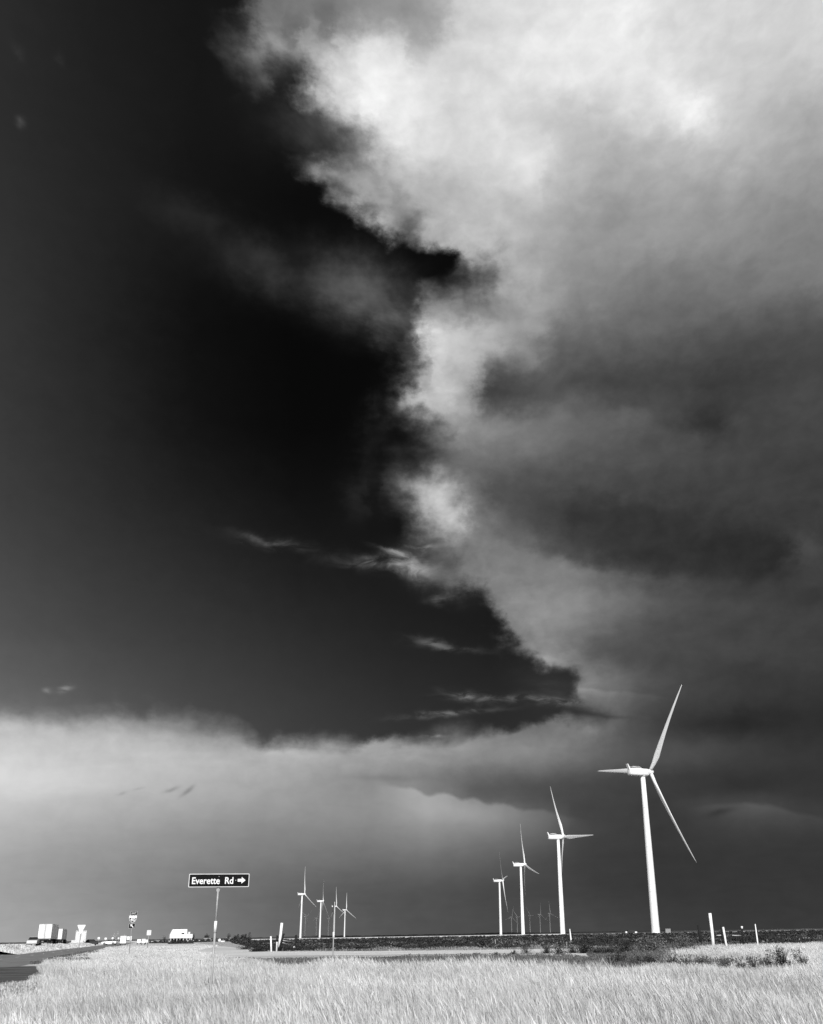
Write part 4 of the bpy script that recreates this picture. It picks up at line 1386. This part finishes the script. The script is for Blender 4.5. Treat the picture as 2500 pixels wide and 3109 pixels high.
grass('right_grass', 'pale bushy grass around the fence posts at right', [(6.9, 41), (8.6, 50), (12.0, 66), (17, 76), (40, 92), (48, 84), (26, 46), (14, 43)], 90000,
      lambda P: 0.12 + .24 * vnoise(P[:, 0] + 60, P[:, 1], 2.5, 8), 0.0045, M['grass'], near=41, plume=.3, pw=1.7, keep=lambda P: np.clip(1.5 * vnoise(P[:, 0] + 7, P[:, 1] + 3, 2.0, 33) + .15, .05, 1) * np.clip((np.degrees(np.arctan2(P[:, 0], P[:, 1])) - 9.8) * .45, 0, 1))
grass('low_grass', 'short pale grass around the dark bushes near the right edge', [(3.6, 26), (4.2, 23), (6, 22), (20, 21), (20, 42), (13, 43), (7.9, 41), (5.5, 37)], 40000,
      lambda P: 0.05 + .16 * vnoise(P[:, 0] + 60, P[:, 1], 1.8, 8), 0.0045, M['grass'], near=28, plume=.3, pw=1.8)
grass('shade_toned_weeds', 'weedy strip darkened like shaded grass, between the tall grass and the dirt track', [(-15.5, 55), (-14, 63), (-7, 63), (0, 62), (5.5, 57), (8, 44), (6, 37), (0, 44), (-6, 47), (-11, 50)], 30000,
      lambda P: .05 + .16 * vnoise(P[:, 0], P[:, 1], 1.6, 6), 0.008, M['weeds'], near=42, plume=.2)  # weed colour carries the shade lying behind the tall grass
grass('bank_weeds', 'mixed dark and grey weeds around the shrubs at right', [G2(1780, 2899), G2(1830, 2882), G2(2000, 2868), G2(2300, 2860), G2(2520, 2856), G2(2520, 2872), G2(2330, 2890), G2(2260, 2938), G2(1840, 2942)], 52000,
      lambda P: .06 + .22 * vnoise(P[:, 0], P[:, 1], 2.2, 16) ** 1.5, 0.009, M['weeds'], near=50, plume=.2,
      keep=lambda P: np.clip(1.35 - (np.degrees(np.arctan2(P[:, 0], P[:, 1])) - 9.6) * .32 + 1.5 * (vnoise(P[:, 0], P[:, 1], 1.6, 41) - .5), 0, 1) * np.where(P[:, 1] > 70, 1, .9))
grass('scrub_edge_grass', 'grey and pale tufts along the near edge of the dark scrub', [(-17, 97), (-9, 89), (2, 84), (10, 81), (12, 86), (-8, 98)], 9000,
      lambda P: .1 + .35 * vnoise(P[:, 0], P[:, 1], 2.5, 52) ** 2, 0.008, M['tuft'], near=80, plume=.3, keep=lambda P: np.clip(2 * vnoise(P[:, 0], P[:, 1], 2.2, 53) - .5, 0, 1))
grass('road_edge_shade', 'dark weeds standing in for shadow along the edge of the frontage road', [road(3, .2), road(30, .1), road(85, .1), road(85, 1.2), road(30, 1.8), road(8, 3.2)], 9000,
      lambda P: .14 + .1 * vnoise(P[:, 0], P[:, 1], 3, 6), 0.012, M['weeds'], near=60, plume=.1)  # dark stems put in for the shadow of the road edge
grass('gravel_weeds', 'sparse short weeds over the gravel at lower left', [G2(-60, 2994), G2(60, 2982), G2(150, 2971), (-11, 29.5), (-8.8, 22), (-6.8, 13), (-14, 9)], 24000,
      lambda P: .03 + .08 * vnoise(P[:, 0], P[:, 1], .8, 2), 0.005, M['grass_low'], near=18, plume=.1)
grass('median_grass', 'pale grass clumps between the frontage road and highway', [road(20, -8.6), road(40, -8.4), road(300, -8.4), road(300, -24), road(90, -30), road(60, -22)], 14000,
      lambda P: .2 + .7 * vnoise(P[:, 0], P[:, 1], 9, 12) ** 2, 0.012, M['grass_low'], near=110, plume=.4)
sl0, sl1 = Vector(hway(0, 8, 0)), Vector(hway(0, 5, 0))
grass('embankment_grass', 'pale tufts on the low highway embankment at left', [hway(-120, 8, 0)[:2], hway(120, 8, 0)[:2], hway(120, 5, 0)[:2], hway(-120, 5, 0)[:2]], 9000,
      lambda P: .08 + .4 * vnoise(P[:, 0] + 4, P[:, 1], 6, 22) ** 2, 0.012, M['grass_low'], near=150, plume=.4,
      zf=lambda V: HZ * np.clip((8 - ((V[:, 0] - hp.x) * RN.x + (V[:, 1] - hp.y) * RN.y)) / 3, 0, 1))


def leaf_cloud(n, rx, ry, rz, size, lobes, seed):
    "leaf-sized faces through a lumpy volume; returns verts, quads"
    g = np.random.default_rng(seed)
    cs = g.normal(0, .42, (lobes, 3)) * [rx, ry, rz]
    cs[:, 2] = np.abs(cs[:, 2])
    rs = .35 + .35 * g.random(lobes)
    k_ = g.integers(0, lobes, n)
    d = g.normal(0, 1, (n, 3))
    d /= np.linalg.norm(d, axis=1)[:, None]
    rr_ = (g.random(n) ** .45)[:, None]
    P = cs[k_] + d * rr_ * rs[k_][:, None] * [rx, ry, rz]
    P[:, 2] = np.abs(P[:, 2])
    a_ = g.normal(0, 1, (n, 3))
    a_ /= np.linalg.norm(a_, axis=1)[:, None]
    b_ = np.cross(a_, g.normal(0, 1, (n, 3)))
    b_ /= np.linalg.norm(b_, axis=1)[:, None]
    s_ = size * (.5 + g.random(n))[:, None]
    V = np.stack([P - a_ * s_, P - b_ * s_ * .45, P + a_ * s_, P + b_ * s_ * .45], 1).reshape(-1, 3)
    return V, np.arange(n * 4).reshape(-1, 4)


def shrub(px, py, D, wpx, hpx, label, leaf='bush', n=1500, seed=0, grp='dark shrubs behind the grass'):
    q = foot(px, py, D)
    rx, rz = px2m(wpx / 2, q), px2m(hpx, q)
    root = empty('shrub', q, 0, label, 'shrub', grp)
    V, F = leaf_cloud(n, rx * .95, rx * .8, rz * .9, max(.02, rx * .05), 12, seed)
    mesh_ob('foliage', fast_mesh('foliage', V, None, F), root, M[leaf])
    st = MB()
    g = random.Random(seed)
    for k_ in range(14):
        a_ = g.uniform(0, 2 * math.pi)
        t = g.uniform(.3, 1)
        st.tube([(0.05 * math.cos(a_), .05 * math.sin(a_), -.05), (rx * .4 * t * math.cos(a_), rx * .4 * t * math.sin(a_), rz * .5),
                 (rx * .85 * t * math.cos(a_), rx * .85 * t * math.sin(a_), rz * g.uniform(.7, 1.05))], [.014, .009, .003], 5)
    st.build('stems', M['twig'], root)
    return root


SH = [(2378, 2935, 37.0, 74, 60, 'darkest round bush in the pale grass near the right edge', 'bush', 2600),
      (2330, 2936, 37.0, 56, 30, 'low dark bush just left of the darkest round bush', 'bush', 1300),
      (2288, 2944, 35.0, 54, 42, 'loose twiggy shrub two bushes left of the right edge', 'bush_grey', 900),
      (2440, 2934, 38.0, 44, 36, 'half cut off twiggy shrub at the right edge', 'bush_grey', 800),
      (2130, 2936, 38.5, 60, 36, 'grey grassy shrub below the thick white post', 'bush_grey', 1100),
      (2040, 2936, 39.0, 54, 24, 'low dark shrub in grass right of the big turbine foot', 'bush', 1000),
      (1968, 2934, 40.0, 60, 34, 'dark shrub in grass right below the big turbine', 'bush', 1400),
      (1880, 2930, 43.0, 70, 44, 'dark shrub left of the pale stone-like tuft', 'bush', 1500),
      (1985, 2892, 64.0, 120, 50, 'broad grey twiggy shrub below the big turbine', 'bush_grey', 1800),
      (2075, 2888, 66.0, 90, 48, 'grey twiggy shrub left of the short dark post', 'bush_grey', 1500),
      (2100, 2882, 72.0, 40, 28, 'small dark shrub between grey shrub and the short dark post', 'bush', 900),
      (1905, 2894, 63.0, 70, 44, 'dark shrub left of the broad grey shrub', 'bush', 1300),
      (1850, 2898, 62.0, 60, 30, 'dark shrub on the track at the end of the grey bank', 'bush', 1300),
      (1770, 2895, 66.0, 90, 28, 'wide low dark shrub right of the thin white stake', 'bush', 1600),
      (1660, 2896, 67.0, 50, 24, 'dark shrub between two others left of the thin white stake', 'bush', 1000),
      (1598, 2896, 68.0, 40, 28, 'round dark shrub below the third large turbine', 'bush', 1000),
      (1448, 2903, 64.0, 36, 10, 'flat dark weed clump on the track below the two smallest large turbines', 'bush', 600),
      (1506, 2901, 64.5, 20, 9, 'tiny dark weed clump left of the round dark shrub', 'bush', 400),
      (1231, 2890, 90.0, 26, 16, 'lone dark shrub on the far side of the track at centre', 'bush', 700),
      (792, 2889, 102.0, 80, 24, 'wide dark shrub left of the white marker post', 'bush', 1700),
      (748, 2880, 125.0, 44, 13, 'low dark shrub at the left tip of the scrub', 'bush', 900),
      (872, 2889, 103.0, 44, 26, 'dark shrub beneath the slanting brace rail', 'bush', 1000),
      (905, 2886, 112.0, 34, 20, 'dark shrub at the foot of the corner post', 'bush', 800),
      (1700, 2898, 63.0, 56, 26, 'dark shrub under the thin white stake, second of three close together', 'bush', 1100),
      (1742, 2893, 67.0, 50, 30, 'dark shrub just right of the thin white stake foot', 'bush', 1100),
      (1818, 2897, 63.0, 56, 30, 'dark shrub between wide low shrub and the end of the track', 'bush', 1100),
      (1560, 2899, 66.0, 26, 14, 'little dark shrub left of the round dark shrub', 'bush', 600),
      (2205, 2937, 37.0, 60, 30, 'wispy grey shrub below the leaning white stake', 'bush_grey', 900),
      (2250, 2940, 36.0, 40, 22, 'low wispy grey shrub below the dark post with white top', 'bush_grey', 700),
      (1925, 2936, 39.5, 56, 30, 'low dark shrub between two others left of the big turbine foot', 'bush', 1200),
      (2085, 2938, 37.5, 50, 24, 'low dark shrub just left of the grey grassy shrub', 'bush', 900),
      (1960, 2876, 60.0, 12, 14, 'pale upright tuft on the grey shrub bank', 'pale_tree', 300)]
for i, (px, py, D, w_, h_, lab, lf, n_) in enumerate(SH):
    shrub(px, py, D, w_, h_, lab, lf, n_, 20 + i)

# the dark scrub of the plain: thousands of low clumps
P = scatter(SCRUB, 5200, 130)
g = RNG
n_ = 34
N = len(P)
dd = np.hypot(P[:, 0], P[:, 1])
hs = (.2 + .34 * g.random(N) + .35 * (g.random(N) > .94)) * np.clip(110 / dd, .55, 1)
C3 = np.repeat(np.stack([P[:, 0], P[:, 1], 0 * dd], 1), n_, 0)
sp = np.repeat(hs * 1.5, n_)
off = g.normal(0, .5, (N * n_, 3)) * np.stack([sp, sp, sp * 0], 1)
off[:, 2] = np.repeat(hs, n_) * g.random(N * n_) ** .8
Q3 = C3 + off
a_ = g.normal(0, 1, (N * n_, 3))
a_ /= np.linalg.norm(a_, axis=1)[:, None]
b_ = np.cross(a_, g.normal(0, 1, (N * n_, 3)))
b_ /= np.linalg.norm(b_, axis=1)[:, None]
s_ = np.repeat(.09 * np.maximum(1, dd / 160), n_)[:, None] * (.5 + g.random((N * n_, 1)))
V = np.stack([Q3 - a_ * s_, Q3 - b_ * s_ * .6, Q3 + a_ * s_, Q3 + b_ * s_ * .6], 1).reshape(-1, 3)
kk = np.repeat(vnoise(P[:, 0] + 3000, P[:, 1] * .35 + 900, 9, 77) + .25 * g.random(N) > .82, n_)
vv = V.reshape(-1, 4, 3)
lt_ = vv[kk].reshape(-1, 3)
o = mesh_ob('scrub', fast_mesh('scrub', lt_, None, np.arange(len(lt_)).reshape(-1, 4)), None, M['bush_grey'])
tag(o, 'greyer tufts scattered among the dark scrub of the plain', 'scrub', kind='stuff')
V = vv[~kk].reshape(-1, 3)
o = mesh_ob('scrub', fast_mesh('scrub', V, None, np.arange(len(V)).reshape(-1, 4)), None, M['scrub'])
tag(o, 'low dark scrub covering the plain before the turbines', 'scrub', kind='stuff')


def tree(px, py, D, wpx, hpx, label, leaf='tree', seed=0, grp='far trees left of the turbines', trunk=.3):
    q = foot(px, py, D)
    rx, H_ = px2m(wpx / 2, q), px2m(hpx * 1.3, q)
    root = empty('tree', q, 0, label, 'tree', grp)
    V, F = leaf_cloud(1100, rx * .85, rx * .8, H_ * (1 - trunk) * .75, rx * .09, 9, seed)
    V[:, 2] += H_ * trunk
    mesh_ob('crown', fast_mesh('crown', V, None, F), root, M[leaf])
    t = MB()
    t.tube([(0, 0, -.1), (.05, 0, H_ * trunk), (0, .1, H_ * .7)], [rx * .09, rx * .07, rx * .03], 8)
    for k_ in range(5):
        a2 = k_ * 1.3 + seed
        t.tube([(0, 0, H_ * (trunk * .8)), (rx * .5 * math.cos(a2), rx * .5 * math.sin(a2), H_ * .65)], [rx * .05, rx * .015], 5)
    t.build('trunk', M['twig'], root)
    return root


TR = [(741, 2858, 520, 27, 19, 'tallest dark tree of the far group right of the street sign', 'tree', .1),
      (717, 2859, 530, 24, 19, 'dark tree at left of the far tree group', 'tree', .1),
      (757, 2858, 540, 22, 13, 'lower dark tree at right of the far tree group', 'tree', .05),
      (692, 2859, 560, 13, 19, 'slim dark tree above the small grey shed', 'tree', .2),
      (652, 2859, 540, 14, 18, 'dark tree directly behind the street sign post', 'tree', .2),
      (628, 2858, 560, 20, 17, 'oval dark tree above the grey farmhouse', 'tree', .35),
      (499, 2862, 360, 13, 20, 'dark leaning shrub tree at left of the white building', 'tree', .1),
      (586, 2860, 450, 12, 21, 'dark tree behind right end of the white building', 'tree', .3),
      (342, 2857, 520, 13, 24, 'pale tree, leftmost of the bleached far trees', 'pale_tree', .3),
      (354, 2857, 500, 13, 25, 'pale tree in the middle of the bleached far trees', 'pale_tree', .3),
      (378, 2857, 480, 12, 22, 'pale tree behind the white box trailer', 'pale_tree', .3)]
for i, (px, py, D, w_, h_, lab, lf, tk) in enumerate(TR):
    tree(px, py, D, w_, h_, lab, lf, 60 + i, trunk=tk)
# hedges of dark brush under the far buildings
hb2 = []
for (x0, x1, y, D, hp_) in ((455, 512, 2861, 420, 5), (512, 586, 2864, 335, 9), (586, 760, 2861, 480, 8)):
    for k_ in range(int((x1 - x0) * 7)):
        x = RNG.uniform(x0, x1)
        q = foot(x, y, D + RNG.uniform(-15, 15))
        hgt = px2m(hp_, q) * RNG.random() ** .7 * (.6 + .4 * math.sin(x * .35))
        a_ = Vector(RNG.normal(0, 1, 3)).normalized()
        b_ = a_.cross(Vector(RNG.normal(0, 1, 3))).normalized()
        c_ = q + Vector((0, 0, abs(hgt)))
        hb2 += [c_ - a_ * .5, c_ - b_ * .35, c_ + a_ * .5, c_ + b_ * .35]
o = mesh_ob('brush', fast_mesh('brush', np.array([tuple(v) for v in hb2]), None, np.arange(len(hb2)).reshape(-1, 4)), None, M['tree'])
tag(o, 'dark low brush under the far building and houses', 'brush', kind='stuff')
